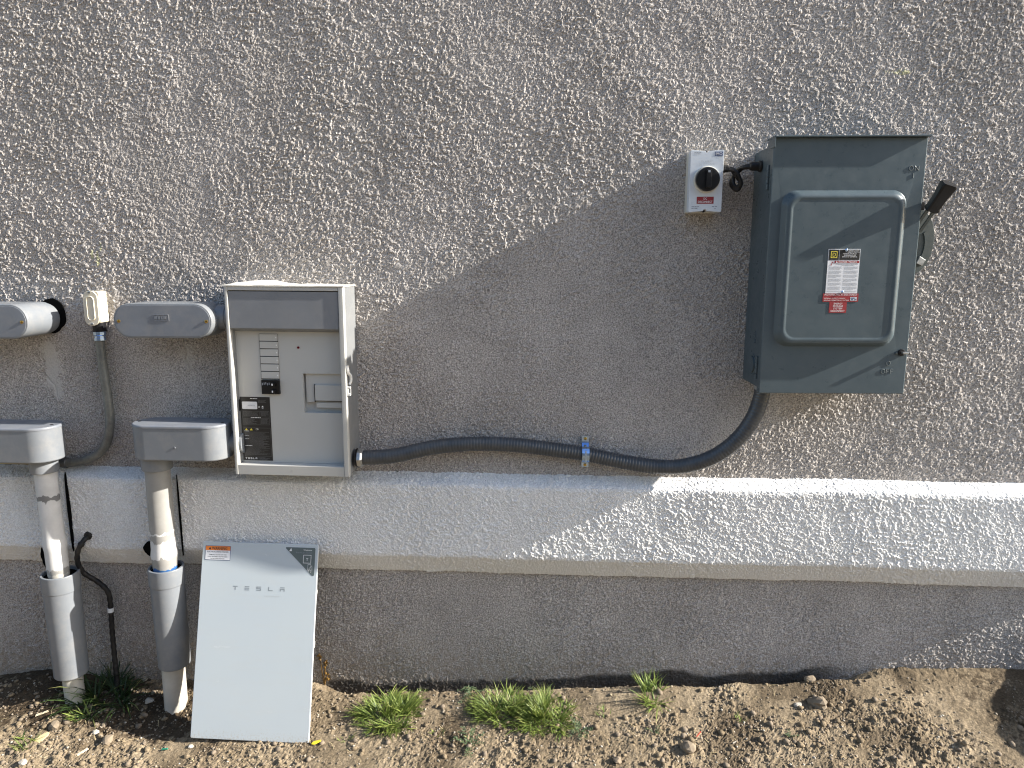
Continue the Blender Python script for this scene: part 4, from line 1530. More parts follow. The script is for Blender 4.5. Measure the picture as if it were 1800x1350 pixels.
obj('stiffening_rib', bm, M['zinc'], st)
for z in (0.976, 0.877):
    bm = B()
    lathe(bm, [(0.006, 0.0), (0.0055, 0.003), (0.003, 0.0045)], (0.1135, -0.0080, z), (0, -1, 0), 14)
    obj('screw', bm, M['brass'], st)

# ------------------------------------------------------------------ conduit bodies at the left
def screw(x, z, y, parent, m_=None, axis=(0, -1, 0)):
    b = B()
    lathe(b, [(0.0058, 0.0), (0.0055, 0.0018), (0.004, 0.0026)], (x, y, z), axis, 14)
    s_o = obj('screw', b, m_ or M['brass'], parent)
    b = B()
    if axis == (0, -1, 0):
        box(b, x - 0.0042, x + 0.0042, y - 0.0030, y - 0.0024, z - 0.0007, z + 0.0007)
        obj('slot', b, M['hole'], s_o, 0)
    else:
        b.free()


def wall_body(name, label, x0, x1, zc, r, yf, yb, body_mat, cover_mat, screws, hub_x, nipple=None):
    t_ = thing(name, ((x0 + x1) / 2, 0, zc), label, 'conduit body')
    b = B()
    prism_y(b, stadium((x0 + x1) / 2, zc, (x1 - x0) / 2, r, r - 0.0005, 14), yb, yf + 0.006, 0.002, 2)
    obj('body', b, body_mat, t_)
    b = B()
    prism_y(b, stadium((x0 + x1) / 2, zc, (x1 - x0) / 2, r, r - 0.0005, 14), yf + 0.0055, yf - 0.0005, 0.004, 4)
    obj('cover_rim', b, body_mat, t_)
    b = B()
    prism_y(b, stadium((x0 + x1) / 2, zc, (x1 - x0) / 2 - 0.0065, r - 0.0065, r - 0.0075, 14), yf + 0.002, yf - 0.0016, 0.001, 2)
    cv = obj('cover', b, cover_mat, t_)
    for x in screws:
        screw(x, zc - 0.001, yf - 0.0016, cv)
    b = B()
    lathe(b, [(r * 0.92, 0.0), (r * 0.92, -yb + 0.03)], (hub_x, yb - 0.006, zc), (0, 1, 0), 28)
    obj('hub', b, body_mat, t_)
    if nipple:
        b = B()
        xa, xb, nr, ny_, nz_ = nipple
        lathe(b, [(nr + 0.002, 0.0), (nr + 0.002, (xb - xa) * 0.55), (nr, (xb - xa) * 0.56), (nr, xb - xa)], (xa, ny_, nz_), (1, 0, 0), 28)
        obj('nipple', b, M['pvc'], t_)
        b = B()
        lathe(b, [(nr + 0.004, 0.0), (nr + 0.004, 0.003)], (xb - 0.006, ny_, nz_), (1, 0, 0), 28)
        obj('seal_ring', b, M['rubber'], t_)
    return t_, cv


wall_body('junction_fitting', 'pale rounded conduit body with grey cover cut off by the left edge, upper one', -2.19, -1.830, 1.4045, 0.0605, -0.170, -0.018, M['pvc'], M['pvc_cover'], (-1.851,), -1.885)
t_, cv = wall_body('junction_fitting', 'long grey conduit body with two brass screws beside the panel top', -1.520, -1.171, 1.410, 0.0595, -0.172, -0.045, M['pvc'], M['pvc_cover'], (-1.500, -1.190), -1.455,
                   (-1.185, -1.124, 0.0405, -0.088, 1.418))
bm = B()
yy = -0.1744
for (x0_, x1_) in ((-1.372, -1.362), (-1.359, -1.352), (-1.349, -1.343), (-1.340, -1.330)):
    box(bm, x0_, x1_, yy - 0.0008, yy + 0.0006, 1.416, 1.427)
for (x0_, x1_, z_) in ((-1.375, -1.325, 1.4305), (-1.375, -1.325, 1.4110)):
    box(bm, x0_, x1_, yy - 0.0008, yy + 0.0006, z_, z_ + 0.0014)
box(bm, -1.322, -1.3205, yy - 0.0008, yy + 0.0006, 1.411, 1.432)
fixn(bm)
obj('embossed_mark', bm, M['pvc_cover'], cv, 0)

# small cast body with the thin flexible conduit
sl = thing('junction_fitting', (-1.672, 0, 1.385), 'small cream conduit body with oval cover on top of the thin flexible conduit', 'conduit body')
bm = B()
prism_y(bm, stadium(-1.670, 1.447, 0.0245, 0.058, 0.010, 5), 0.012, -0.050, 0.003, 2)
obj('body', bm, M['cream'], sl)
bm = B()
prism_y(bm, stadium(-1.6765, 1.4435, 0.0272, 0.0635, 0.0270, 8), -0.049, -0.054, 0.0015, 2)
cv = obj('cover', bm, M['cream'], sl)
bm = B()
ro = stadium(-1.6765, 1.4435, 0.0155, 0.0450, 0.0150, 8)
ri = stadium(-1.6765, 1.4435, 0.0115, 0.0410, 0.0110, 8)
loft(bm, [[(x, -0.0535, z) for x, z in ro], [(x, -0.0568, z) for x, z in inset_outline(ro, 0.0015)], [(x, -0.0568, z) for x, z in inset_outline(ri, -0.0008)], [(x, -0.0545, z) for x, z in ri]], False, True)
fixn(bm)
obj('embossed_oval', bm, M['cream'], cv)
for z in (1.5005, 1.3865):
    screw(-1.6765, z, -0.054, cv, M['steel'])
bm = B()
lathe(bm, [(0.0225, 0.0), (0.0225, 0.030), (0.0245, 0.031), (0.0245, 0.034)], (-1.6705, -0.024, 1.392), (0, 0, -1), 24)
obj('hub', bm, M['black'], sl)

tf = thing('flexible_conduit', (-1.68, -0.03, 1.1), 'thin weathered grey flexible conduit curving down below the small cream body', 'conduit')
pts = [(-1.672, -0.026, 1.345), (-1.672, -0.027, 1.30), (-1.668, -0.030, 1.215), (-1.6605, -0.032, 1.108), (-1.661, -0.033, 1.02), (-1.680, -0.032, 0.945), (-1.715, -0.031, 0.898), (-1.770, -0.030, 0.868), (-1.83, -0.030, 0.857), (-1.872, -0.030, 0.855)]
bm = B()
pth = resample(spline(pts, 12), 0.0022)
tube(bm, pth, lambda i, m_: 0.0163 - 0.0006 * (i % 3 == 0), 14)
obj('ribbed_sleeve', bm, M['flex2'], tf, 60)
bm = B()
lathe(bm, [(0.019, 0.0), (0.0215, 0.002), (0.0215, 0.014), (0.0185, 0.017), (0.0185, 0.024), (0.0205, 0.025), (0.0205, 0.034)], (-1.6715, -0.0255, 1.359), (0, 0, -1), 10)
obj('connector_nut', bm, M['zinc'], tf, 30)
bm = B()
lathe(bm, [(0.0175, 0.0), (0.0195, 0.002), (0.0195, 0.020), (0.0180, 0.022), (0.0180, 0.040), (0.021, 0.042), (0.021, 0.06)], (-1.845, -0.030, 0.856), (-1, 0, 0), 14)
obj('connector_nut', bm, M['flex'], tf, 30)
bm = B()
tube(bm, [Vector((-1.90, -0.03, 0.857)), Vector((-2.5, -0.03, 0.857))], 0.0105, 12)
bt = obj('brass_pipe', bm, mat('dull_yellow_pipe', (0.36, 0.30, 0.14), 0.4, var=0.1))
tag(bt, 'thin dull yellow pipe running behind the left grey riser', 'pipe')


# risers with top-cover conduit bodies
def pipe_mat(name, stops, blue=None):
    """paint, primer and bare pipe along the height; ragged borders"""
    m, nt, bs = newmat(name)
    geo = nt.nodes.new('ShaderNodeNewGeometry')
    sep = nt.nodes.new('ShaderNodeSeparateXYZ')
    nt.links.new(geo.outputs['Position'], sep.inputs[0])
    n = noise(nt, 38, 5, 0.6, geo.outputs['Position'])
    ma = nt.nodes.new('ShaderNodeMath')
    ma.operation = 'MULTIPLY_ADD'
    nt.links.new(n.outputs['Fac'], ma.inputs[0])
    ma.inputs[1].default_value = 0.05
    nt.links.new(sep.outputs[2], ma.inputs[2])
    r = ramp(nt, ma.outputs[0], [(p + 0.025, c) for p, c in stops], 'CONSTANT')
    n2 = noise(nt, 17, 6, 0.65, geo.outputs['Position'])
    g = ramp(nt, n2.outputs['Fac'], [(0.3, (0.84,) * 3), (0.7, (1.06,) * 3)]).outputs[0]
    c = mix(nt, 1.0, r.outputs[0], g, 'MULTIPLY')
    nt.links.new(c, bs.inputs['Base Color'])
    bs.inputs['Roughness'].default_value = 0.5
    return m


WH, GR, DG, BL, BEI = (0.56, 0.56, 0.55), (0.27, 0.265, 0.25), (0.17, 0.17, 0.17), (0.02, 0.10, 0.28), (0.46, 0.44, 0.39)
PM1 = pipe_mat('painted_riser', [(-0.025, BEI), (0.455, GR), (0.475, WH), (0.742, DG), (0.762, WH)])
PM2 = pipe_mat('half_painted_riser', [(-0.025, BEI), (0.448, BL), (0.490, GR), (0.532, WH), (0.598, GR), (0.622, WH), (0.628, GR)])
PM3 = pipe_mat('lower_pipe', [(-0.025, BEI), (0.072, BL), (0.086, BEI)])


def riser(name, label, bx0, bx1, bz0, bz1, byc, hd, px_top, px_bot, pyc, pr_, pipe_m, sl_z0, sl_z1, sl_r, sl_x, ring_z, foot_z, foot_x, screws, nipple=None):
    t_ = thing(name, (foot_x, pyc, foot_z), label, 'conduit riser')
    b = B()
    o_ = stadium((bx0 + bx1) / 2, byc, (bx1 - bx0) / 2, hd, hd - 0.0005, 14)
    prism_z(b, o_, bz0, bz1 - 0.010, 0.006, 0.0)
    bd = obj('housing', b, M['pvc'], t_)
    b = B()
    o2_ = inset_outline(o_, -0.0015)
    prism_z(b, o2_, bz1 - 0.0098, bz1, 0.0, 0.005)
    cv_ = obj('cover', b, M['pvc_cover'], bd)
    for x in screws:
        b = B()
        lathe(b, [(0.006, 0.0), (0.006, 0.0012), (0.003, 0.0020)], (x, byc - 0.004, bz1 - 0.0002), (0, 0, 1), 12)
        obj('screw', b, M['black'], bd)
    b = B()
    lathe(b, [(0.004, 0), (0.004, 0.0015), (0.002, 0.002)], ((bx0 + bx1) / 2 + 0.005, byc - hd, bz0 + 0.05), (0, -1, 0), 10)
    obj('mould_mark', b, M['pvc'], bd)
    b = B()
    lathe(b, [(pr_ + 0.010, 0.0), (pr_ + 0.010, 0.050), (pr_ + 0.008, 0.054), (pr_ + 0.001, 0.055)], (px_top, pyc, bz0 + 0.004), (0, 0, -1), 32)
    obj('coupling', b, M['pvc'], t_)
    b = B()
    n_s = 40
    pth_ = []
    za, zb = bz0 - 0.02, foot_z - 0.02
    for k2 in range(n_s + 1):
        f = k2 / n_s
        z = za + (zb - za) * f
        pth_.append(Vector((px_top + (px_bot - px_top) * f, pyc, z)))

    def prad(i, m2):
        z = pth_[i].z
        e = 0.0
        if abs(z - ring_z) < 0.012:
            e = 0.0035
        return pr_ + e + (-0.0015 if z < sl_z1 else 0)
    tube(b, pth_, prad, 32)
    obj('pipe', b, pipe_m, t_)
    b = B()
    lathe(b, [(sl_r - 0.006, 0.012), (sl_r - 0.005, 0.0), (sl_r + 0.0015, 0.0), (sl_r + 0.003, 0.003), (sl_r + 0.003, 0.062), (sl_r + 0.0005, 0.066), (sl_r, 0.070), (sl_r - 0.003, sl_z1 - sl_z0 - 0.004), (sl_r - 0.006, sl_z1 - sl_z0), (pr_ + 0.001, sl_z1 - sl_z0)],
          (sl_x, pyc, sl_z1), (0, 0, -1), 36, False)
    obj('expansion_sleeve', b, M['pvc'], t_)
    b = B()
    lathe(b, [(sl_r - 0.0045, 0.0), (sl_r - 0.0045, 0.002)], (sl_x, pyc, sl_z1 - 0.012), (0, 0, -1), 32)
    obj('sleeve_gap', b, M['hole'], t_)
    if nipple:
        b = B()
        xa, xb, nr, ny_, nz_ = nipple
        lathe(b, [(nr + 0.003, 0.0), (nr + 0.003, (xb - xa) * 0.35), (nr, (xb - xa) * 0.37), (nr, xb - xa)], (xa, ny_, nz_), (1, 0, 0), 28)
        obj('nipple', b, M['pvc'], t_)
        b = B()
        lathe(b, [(nr + 0.004, 0.0), (nr + 0.004, 0.003)], (xb - 0.012, ny_, nz_), (1, 0, 0), 28)
        obj('seal_ring', b, M['rubber'], t_)
    return t_


riser('conduit_riser', 'grey pipe riser at the far left with white painted pipe and a dark stripe', -2.17, -1.793, 0.900, 1.029, -0.128, 0.072, -1.868, -1.852, -0.124, 0.0370, PM1,
      0.040, 0.455, 0.0625, -1.856, 0.560, -0.13, -1.852, (-1.815,))
riser('conduit_riser', 'grey pipe riser beside the open panel with half painted pipe and blue primer', -1.505, -1.158, 0.918, 1.046, -0.126, 0.070, -1.440, -1.450, -0.122, 0.0430, PM2,
      0.092, 0.490, 0.0600, -1.441, 0.545, -0.11, -1.450, (-1.485, -1.180), (-1.182, -1.116, 0.0385, -0.098, 0.966))

# black cable out of the band
bc = thing('ground_cable', (-1.73, -0.05, -0.05), 'black cable with a white tape mark coming out of the white band into the grass', 'cable')
pts = [(-1.770, -0.045, 0.578), (-1.775, -0.085, 0.570), (-1.795, -0.098, 0.530), (-1.806, -0.090, 0.480), (-1.800, -0.072, 0.430), (-1.765, -0.050, 0.385), (-1.735, -0.040, 0.340), (-1.731, -0.038, 0.28), (-1.732, -0.042, 0.19), (-1.728, -0.05, 0.08), (-1.722, -0.06, -0.02), (-1.72, -0.065, -0.09)]
bm = B()
cp = resample(spline(pts, 12), 0.004)
tube(bm, cp, lambda i, m_: 0.0095 + 0.0008 * math.sin(i * 0.9), 12)
obj('cable_jacket', bm, M['rubber'], bc)
bm = B()
tube(bm, [Vector((-1.7313, -0.0390, 0.270)), Vector((-1.7313, -0.0400, 0.254))], 0.0114, 12)
obj('tape_mark', bm, M['white'], bc)
bm = B()
lathe(bm, [(0.018, 0.0), (0.016, 0.008), (0.010, 0.012)], (-1.770, -0.062, 0.580), (0, -1, 0), 14)
obj('seal', bm, M['rubber'], bc)


# ------------------------------------------------------------------ plants
def leaf_mat(name, a, b_):
    m, nt, bs = newmat(name)
    at = nt.nodes.new('ShaderNodeAttribute')
    at.attribute_name = 'marks'
    sep = nt.nodes.new('ShaderNodeSeparateColor')
    nt.links.new(at.outputs['Color'], sep.inputs[0])
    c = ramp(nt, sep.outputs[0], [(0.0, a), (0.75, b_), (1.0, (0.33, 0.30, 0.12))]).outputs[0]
    nt.links.new(c, bs.inputs['Base Color'])
    bs.inputs['Roughness'].default_value = 0.5
    tr = nt.nodes.new('ShaderNodeBsdfTranslucent')
    nt.links.new(c, tr.inputs[0])
    ms = nt.nodes.new('ShaderNodeMixShader')
    ms.inputs[0].default_value = 0.32
    nt.links.new(bs.outputs[0], ms.inputs[1])
    nt.links.new(tr.outputs[0], ms.inputs[2])
    nt.links.new(ms.outputs[0], nt.nodes['Material Output'].inputs[0])
    return m


M['grass'] = leaf_mat('grass_blade', (0.085, 0.140, 0.028), (0.30, 0.36, 0.085))
M['grass_shade'] = leaf_mat('shaded_grass_blade', (0.016, 0.035, 0.010), (0.06, 0.10, 0.025))  # shaded copy of the grass, the shade is put into the blade colour
M['weed'] = leaf_mat('weed_leaf', (0.05, 0.085, 0.04), (0.13, 0.17, 0.085))
M['straw'] = leaf_mat('dry_stalk', (0.30, 0.17, 0.04), (0.48, 0.30, 0.08))


def blades(name, cx, cy, rx, ry, n, lmin, lmax, width, mt, seed, upright=0.5, droop=0.9):
    r2 = random.Random(seed)
    V, F, A = [], [], []
    crowns = []
    for _ in range(max(4, n // 22)):
        a = r2.uniform(0, 2 * PI)
        q = math.sqrt(r2.random())
        crowns.append((a, q, r2.uniform(0.75, 1.15), r2.uniform(-0.6, 0.6)))
    for _ in range(n):
        a, q, lf, da = crowns[r2.randrange(len(crowns))]
        x, y = cx + rx * q * math.cos(a) * 0.75 + r2.gauss(0, 0.008), cy + ry * q * math.sin(a) * 0.75 + r2.gauss(0, 0.007)
        a = a + da if r2.random() < 0.6 else r2.uniform(0, 2 * PI)
        z = gz(x, y) - 0.004
        L = r2.uniform(lmin, lmax) * lf * (1 - 0.25 * q)
        az = a + r2.gauss(0, 0.7)
        el = R(90) - (0.15 + upright * q * 1.1 + abs(r2.gauss(0, 0.22)))
        d = Vector((math.cos(az) * math.cos(el), math.sin(az) * math.cos(el), max(0.12, math.sin(el))))
        p = Vector((x, y, z))
        w = width * r2.uniform(0.6, 1.25)
        side = d.cross(Vector((0, 0, 1)))
        side = side.normalized() if side.length > 1e-4 else Vector((1, 0, 0))
        tw = r2.uniform(-0.7, 0.7)
        tone = min(1.0, max(0.0, r2.gauss(0.4, 0.22)))
        if r2.random() < 0.09:
            tone = 1.0
        k0 = len(V)
        ns = 5
        for s in range(ns):
            f = s / (ns - 1)
            ww = w * (1 - f ** 1.8) * (0.7 + 0.6 * min(1, f * 3)) * 0.5
            sv = (side * math.cos(tw * f) + d.cross(side) * math.sin(tw * f)) * ww
            mid = p + d.cross(side) * (-0.25 * ww)
            if s < ns - 1:
                V += [tuple(p - sv), tuple(mid), tuple(p + sv)]
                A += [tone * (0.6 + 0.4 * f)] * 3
            else:
                V.append(tuple(p))
                A.append(tone)
            p = p + d * (L / (ns - 1))
            d = (d + Vector((0, 0, -droop * L * 2.2 * (0.5 + f)))).normalized()
            g_ = gz(p.x, p.y) + 0.002
            if p.z < g_:
                p.z = g_
        for s in range(ns - 2):
            b0 = k0 + 3 * s
            F += [(b0, b0 + 1, b0 + 4, b0 + 3), (b0 + 1, b0 + 2, b0 + 5, b0 + 4)]
        b0 = k0 + 3 * (ns - 2)
        F += [(b0, b0 + 1, b0 + 3), (b0 + 1, b0 + 2, b0 + 3)]
    me = bpy.data.meshes.new(name)
    base_ = Vector((cx, cy, gz(cx, cy)))
    me.from_pydata([tuple(Vector(v) - base_) for v in V], [], F)
    at = me.attributes.new('marks', 'FLOAT_COLOR', 'POINT')
    at.data.foreach_set('color', np.stack([np.array(A)] * 3 + [np.ones(len(A))], -1).astype(np.float32).reshape(-1))
    me.polygons.foreach_set('use_smooth', [True] * len(me.polygons))
    me.materials.append(mt)
    o_ = bpy.data.objects.new(name, me)
    COL.objects.link(o_)
    o_.location = base_
    return o_


def weed(name, cx, cy, rad, n, mt, seed, size=0.016):
    """rosette weed: stems with small lobed leaves"""
    r2 = random.Random(seed)
    V, F, A = [], [], []
    for _ in range(n):
        a = r2.uniform(0, 2 * PI)
        L = rad * r2.uniform(0.5, 1.0)
        el = r2.uniform(0.15, 0.8)
        for k2 in range(6):
            f = (k2 + 1) / 6
            px_, py_2 = cx + math.cos(a) * L * f, cy + math.sin(a) * L * f
            pz2 = gz(px_, py_2) + 0.004 + L * math.sin(el) * f * (1.2 - 0.8 * f)
            for sgn in (-1, 1):
                aa = a + sgn * r2.uniform(0.5, 1.2)
                ll = size * r2.uniform(0.5, 1.1) * (1 - 0.3 * f)
                d = Vector((math.cos(aa), math.sin(aa), r2.uniform(-0.1, 0.5))).normalized()
                s = d.cross(Vector((0, 0, 1))).normalized() * ll * 0.3
                p = Vector((px_, py_2, pz2))
                up = Vector((0, 0, ll * 0.12))
                k0 = len(V)
                V += [tuple(p), tuple(p + d * ll * 0.45 + s), tuple(p + d * ll), tuple(p + d * ll * 0.45 - s), tuple(p + d * ll * 0.5 - up)]
                F += [(k0, k0 + 1, k0 + 4), (k0 + 1, k0 + 2, k0 + 4), (k0 + 2, k0 + 3, k0 + 4), (k0 + 3, k0, k0 + 4)]
                tn = min(1, max(0, r2.gauss(0.45, 0.2)))
                A += [tn] * 5
    me = bpy.data.meshes.new(name)
    base_ = Vector((cx, cy, gz(cx, cy)))
    me.from_pydata([tuple(Vector(v) - base_) for v in V], [], F)
    at = me.attributes.new('marks', 'FLOAT_COLOR', 'POINT')
    at.data.foreach_set('color', np.stack([np.array(A)] * 3 + [np.ones(len(A))], -1).astype(np.float32).reshape(-1))
    me.materials.append(mt)
    o_ = bpy.data.objects.new(name, me)
    COL.objects.link(o_)
    o_.location = base_
    return o_


def pick(px, py):
    """world point of the soil seen at a photo pixel (used once to lay things out on the real ground)"""
    fw = Vector((-math.sin(R(YAW)) * math.cos(R(PITCH)), math.cos(R(YAW)) * math.cos(R(PITCH)), -math.sin(R(PITCH))))
    rt = Vector((math.cos(R(YAW)), math.sin(R(YAW)), 0))
    dn = fw.cross(rt)
    v = rt * ((px - 900) / 1248.0) + dn * ((py - 675) / 1248.0) + fw
    c = Vector((0, -CAM_D, CAM_H))
    t = 1.8
    while t < 3.4:
        p = c + v * t
        if p.z < float(ground_h(np.array([p.x]), np.array([p.y]))[0]):
            return p.x, p.y
        t += 0.004
    return p.x, p.y


# END-HELPERS
x, y = pick(680, 1258)
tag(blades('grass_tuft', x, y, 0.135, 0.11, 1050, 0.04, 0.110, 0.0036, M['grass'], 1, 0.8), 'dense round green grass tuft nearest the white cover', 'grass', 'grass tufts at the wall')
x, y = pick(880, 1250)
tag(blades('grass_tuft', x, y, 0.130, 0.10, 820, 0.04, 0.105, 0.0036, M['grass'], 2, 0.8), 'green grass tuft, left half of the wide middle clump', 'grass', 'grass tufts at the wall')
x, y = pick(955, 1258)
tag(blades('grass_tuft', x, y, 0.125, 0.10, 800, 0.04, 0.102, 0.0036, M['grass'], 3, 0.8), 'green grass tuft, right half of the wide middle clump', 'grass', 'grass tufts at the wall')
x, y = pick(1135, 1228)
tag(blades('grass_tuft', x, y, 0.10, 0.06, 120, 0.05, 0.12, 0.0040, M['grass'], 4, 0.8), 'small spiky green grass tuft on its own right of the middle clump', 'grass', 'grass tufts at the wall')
x, y = pick(185, 1228)
tag(blades('grass_tuft', x, y, 0.16, 0.10, 230, 0.10, 0.22, 0.0055, M['grass_shade'], 5, 0.8), 'dark shaded grass tuft between the two pipe risers', 'grass', 'grass tufts at the wall')
x, y = pick(45, 1308)
tag(blades('grass_tuft', x, y, 0.05, 0.04, 45, 0.04, 0.085, 0.0040, M['grass'], 6), 'tiny pale grass tuft in the lower left corner', 'grass', 'grass tufts at the wall')
x, y = pick(150, 1262)
tag(blades('grass_tuft', x, y, 0.06, 0.03, 30, 0.05, 0.12, 0.0050, M['grass'], 7, 0.9), 'few sunlit grass blades in front of the dark shaded tuft', 'grass', 'grass tufts at the wall')
x, y = pick(830, 1222)
tag(weed('weed', x, y, 0.085, 14, M['weed'], 8), 'low grey green weed behind the middle grass clump', 'weed', 'weeds on the soil')
x, y = pick(925, 1205)
tag(weed('weed', x, y, 0.06, 10, M['weed'], 9), 'grey green weed against the wall above the middle clump', 'weed', 'weeds on the soil')
x, y = pick(1020, 1285)
tag(weed('weed', x, y, 0.055, 10, M['weed'], 10), 'small weed at the lower right of the middle clump', 'weed', 'weeds on the soil')
x, y = pick(825, 1312)
tag(weed('weed', x, y, 0.075, 11, M['weed'], 12), 'flat half dry weed below the middle clump', 'weed', 'weeds on the soil')
x, y = pick(1390, 1297)
tag(weed('weed', x, y, 0.025, 5, M['weed'], 13, 0.010), 'tiny green weed alone on the bare soil at right', 'weed', 'weeds on the soil')
x, y = pick(1150, 1290)
tag(weed('weed', x, y, 0.03, 4, M['weed'], 14, 0.010), 'tiny sparse weed below the lone spiky tuft', 'weed', 'weeds on the soil')

# dry grass bits and seedlings between the tufts
r4 = random.Random(77)
bm = B()
for _ in range(260):
    x, y = r4.uniform(-2.2, 1.6), r4.uniform(-0.62, -0.07)
    if -1.32 < x < -0.85 and y > -0.33:
        continue
    L, a, w = r4.uniform(0.012, 0.045), r4.uniform(0, 6.28), r4.uniform(0.0007, 0.0017)
    bend = r4.uniform(-0.5, 0.5)
    prev = None
    for k_ in range(4):
        f = k_ / 3
        aa = a + bend * f
        p = Vector((x + math.cos(aa) * L * f, y + math.sin(aa) * L * f, 0))
        p.z = gz(p.x, p.y) + 0.003 + 0.005 * math.sin(f * PI) * r4.random()
        sv = Vector((-math.sin(aa), math.cos(aa), 0)) * w * (1 - 0.6 * f)
        cur = (bm.verts.new(p - sv), bm.verts.new(p + sv))
        if prev:
            bm.faces.new((prev[0], cur[0], cur[1], prev[1]))
        prev = cur
so = obj('dry_straw', bm, mat('dry_straw', (0.34, 0.27, 0.15), 0.8, var=0.35, vscale=25), None, 0)
tag(so, 'scattered dry grass bits on the soil', 'straw', kind='stuff')
for n_, (px_, py2, rr3, lab_) in enumerate(((770, 1292, 0.022, 'tiny seedling between the round tuft and the middle clump'), (1060, 1252, 0.026, 'tiny seedling right of the middle clump'), (1300, 1262, 0.018, 'lone tiny seedling right of the spiky tuft'), (610, 1300, 0.024, 'tiny seedling at the lower left of the round tuft'), (745, 1215, 0.024, 'tiny seedling near the wall right of the round tuft'))):
    x, y = pick(px_, py2)
    tag(blades('grass_sprout', x, y, rr3, rr3, 14, 0.015, 0.05, 0.0030, M['grass'], 40 + n_, 0.6), lab_, 'grass', 'sprouts on the soil')

# dry weed stalks by the cover
x, y = pick(570, 1200)
dw = thing('dry_weed', (x, y, gz(x, y)), 'dry orange brown weed stalks beside the white cover', 'weed')
for (dx, hh, n_f) in ((-0.012, 0.135, 14), (0.012, 0.105, 18), (0.018, 0.05, 12)):
    bm = B()
    tube(bm, resample(spline([(x, y, gz(x, y) - 0.01), (x + dx * 0.5, y - 0.004, gz(x, y) + hh * 0.5), (x + dx, y, gz(x, y) + hh)], 5), 0.01), 0.0016, 6)
    sk = obj('stalk', bm, M['straw'], dw)
    bm = B()
    for k_ in range(n_f):
        c_ = Vector((x + dx + rnd.gauss(0, 0.005), y + rnd.gauss(0, 0.004), gz(x, y) + hh - rnd.random() * 0.03))
        m4 = Matrix.Translation(c_) @ Euler((rnd.uniform(0, 3), rnd.uniform(0, 3), 0)).to_matrix().to_4x4() @ Matrix.Diagonal((0.0055, 0.004, 0.0025, 1))
        bmesh.ops.create_icosphere(bm, subdivisions=1, radius=1.0, matrix=m4)
    obj('seed_head', bm, M['straw'], sk)


# ------------------------------------------------------------------ litter on the soil
def litter(name, px_, py2, pts, thick, mt, label, cat, rotz=0.0, lift=0.004, tilt=0.1):
    x_, y_ = pick(px_, py2)
    b = B()
    loft(b, [[(p[0], p[1], 0) for p in pts], [(p[0] * 0.92, p[1] * 0.92, thick) for p in pts]])
    fixn(b)
    o_ = obj(name, b, mt, None, 35)
    o_.location = (x_, y_, gz(x_, y_) + lift)
    o_.rotation_euler = (tilt, -tilt, rotz)
    return tag(o_, label, cat)


LEAF = [(0.030 * math.cos(R(a)), 0.014 * math.sin(R(a)) * (1 + 0.15 * math.cos(R(3 * a)))) for a in range(0, 360, 24)]
M['dry_leaf'] = mat('dry_leaf', (0.46, 0.38, 0.22), 0.7, var=0.15, vscale=60)
M['yellow'] = mat('yellow_leaf', (0.62, 0.48, 0.02), 0.6, var=0.1, vscale=60)
M['stick'] = mat('pale_wood', (0.56, 0.47, 0.33), 0.8, var=0.12, vscale=80)
M['greenp'] = plain('green_plastic', (0.02, 0.20, 0.13), 0.4)
M['redp'] = plain('red_plastic', (0.55, 0.03, 0.02), 0.4)
M['rock'] = mat('tan_rock', (0.19, 0.15, 0.105), 0.95, var=0.25, vscale=40, bmp=0.6, bscale=200)
M['pale_rock'] = mat('pale_rock', (0.37, 0.335, 0.28), 0.9, var=0.15, vscale=40)
litter('dry_leaf', 72, 1302, LEAF, 0.0015, M['dry_leaf'], 'oval dry tan leaf in the lower left corner', 'leaf', 0.9, 0.008, 0.3)
litter('dry_leaf', 556, 1309, [(p[0] * 0.6, p[1] * 0.5) for p in LEAF], 0.0012, M['yellow'], 'small yellow leaf just right of the cover foot', 'leaf', 0.35, 0.006, 0.2)
litter('wood_chip', 145, 1322, [(-0.02, -0.0045), (0.02, -0.0035), (0.021, 0.004), (-0.019, 0.005)], 0.004, M['stick'], 'pale flat wood chip on the soil at lower left', 'wood chip', 1.0)
litter('wood_chip', 75, 1262, [(-0.022, -0.004), (0.022, -0.003), (0.021, 0.0025), (-0.02, 0.004)], 0.004, M['stick'], 'cream splinter of wood left of the sunlit blades', 'wood chip', 0.6, 0.010)
litter('plastic_bit', 1247, 1198, [(-0.017, -0.003), (0.017, -0.003), (0.017, 0.003), (-0.017, 0.003)], 0.006, M['greenp'], 'green plastic scrap near the wall foot', 'litter', 0.8, 0.006)
litter('plastic_bit', 290, 1320, [(-0.011, -0.0025), (0.011, -0.0025), (0.011, 0.0025), (-0.011, 0.0025)], 0.004, M['greenp'], 'small dark green scrap left of the cover foot', 'litter', 0.1, 0.004)
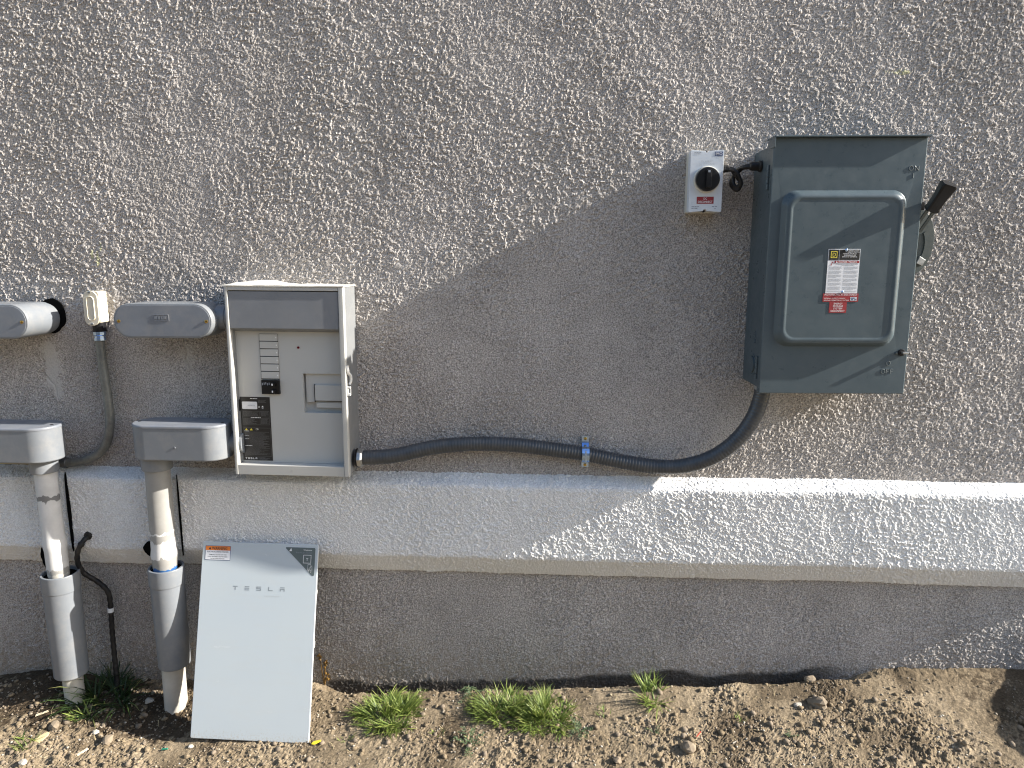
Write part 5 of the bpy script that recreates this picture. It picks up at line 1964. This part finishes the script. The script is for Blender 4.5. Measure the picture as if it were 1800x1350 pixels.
litter('wire_scrap', 1228, 1294, [(-0.016, -0.0009), (0.016, -0.0009), (0.016, 0.0009), (-0.016, 0.0009)], 0.0018, M['redp'], 'thin red wire scrap on the soil', 'litter', 0.9, 0.008)
litter('wood_chip', 1292, 1306, [(-0.011, -0.002), (0.011, -0.0015), (0.011, 0.0015), (-0.011, 0.002)], 0.002, M['pale_rock'], 'white sliver on the soil right of the red wire', 'litter', 0.6, 0.006)


def rock(px_, py2, s, mt, label, seed):
    r2 = random.Random(seed)
    V, F = stone_shape(r2, 2)
    x_, y_ = pick(px_, py2)
    me = bpy.data.meshes.new('stone')
    me.from_pydata([tuple(v * s) for v in V], [], [tuple(int(i) for i in f) for f in F])
    me.materials.append(mt)
    o_ = bpy.data.objects.new('stone', me)
    COL.objects.link(o_)
    o_.location = (x_, y_, gz(x_, y_) + s * 0.25)
    o_.rotation_euler = (0, 0, r2.uniform(0, 6))
    return tag(o_, label, 'stone', 'single stones on the soil')


rock(1208, 1318, 0.024, M['rock'], 'brown stone left of the white sliver near the bottom edge', 1)
rock(1425, 1196, 0.018, M['rock'], 'tan stone standing against the wall foot at right', 2)
rock(1402, 1240, 0.012, M['pale_rock'], 'pale upright stone chip on bare soil at right', 3)
rock(1085, 1338, 0.014, M['rock'], 'tan pointed stone at the bottom edge, centre right', 4)
rock(255, 1195, 0.010, M['pale_rock'], 'whitish pebble in the shade beside the middle pipe', 5)
rock(262, 1232, 0.014, M['pale_rock'], 'cream stone in front of the middle pipe foot', 6)
rock(168, 1285, 0.012, M['pale_rock'], 'cream pebble below the shaded grass tuft', 7)
rock(335, 1312, 0.009, M['pale_rock'], 'white pebble at the left foot of the cover', 8)
rock(1513, 1305, 0.007, M['pale_rock'], 'small white pebble at lower right', 9)
rock(1437, 1238, 0.028, M['rock'], 'large tan clod on bare soil at right', 10)
rock(40, 1345, 0.013, M['pale_rock'], 'white pebble at the bottom left edge', 11)
rock(95, 1278, 0.020, M['rock'], 'tan clod left of the sunlit blades', 12)
rock(190, 1302, 0.018, M['rock'], 'tan clod below the shaded grass tuft', 13)
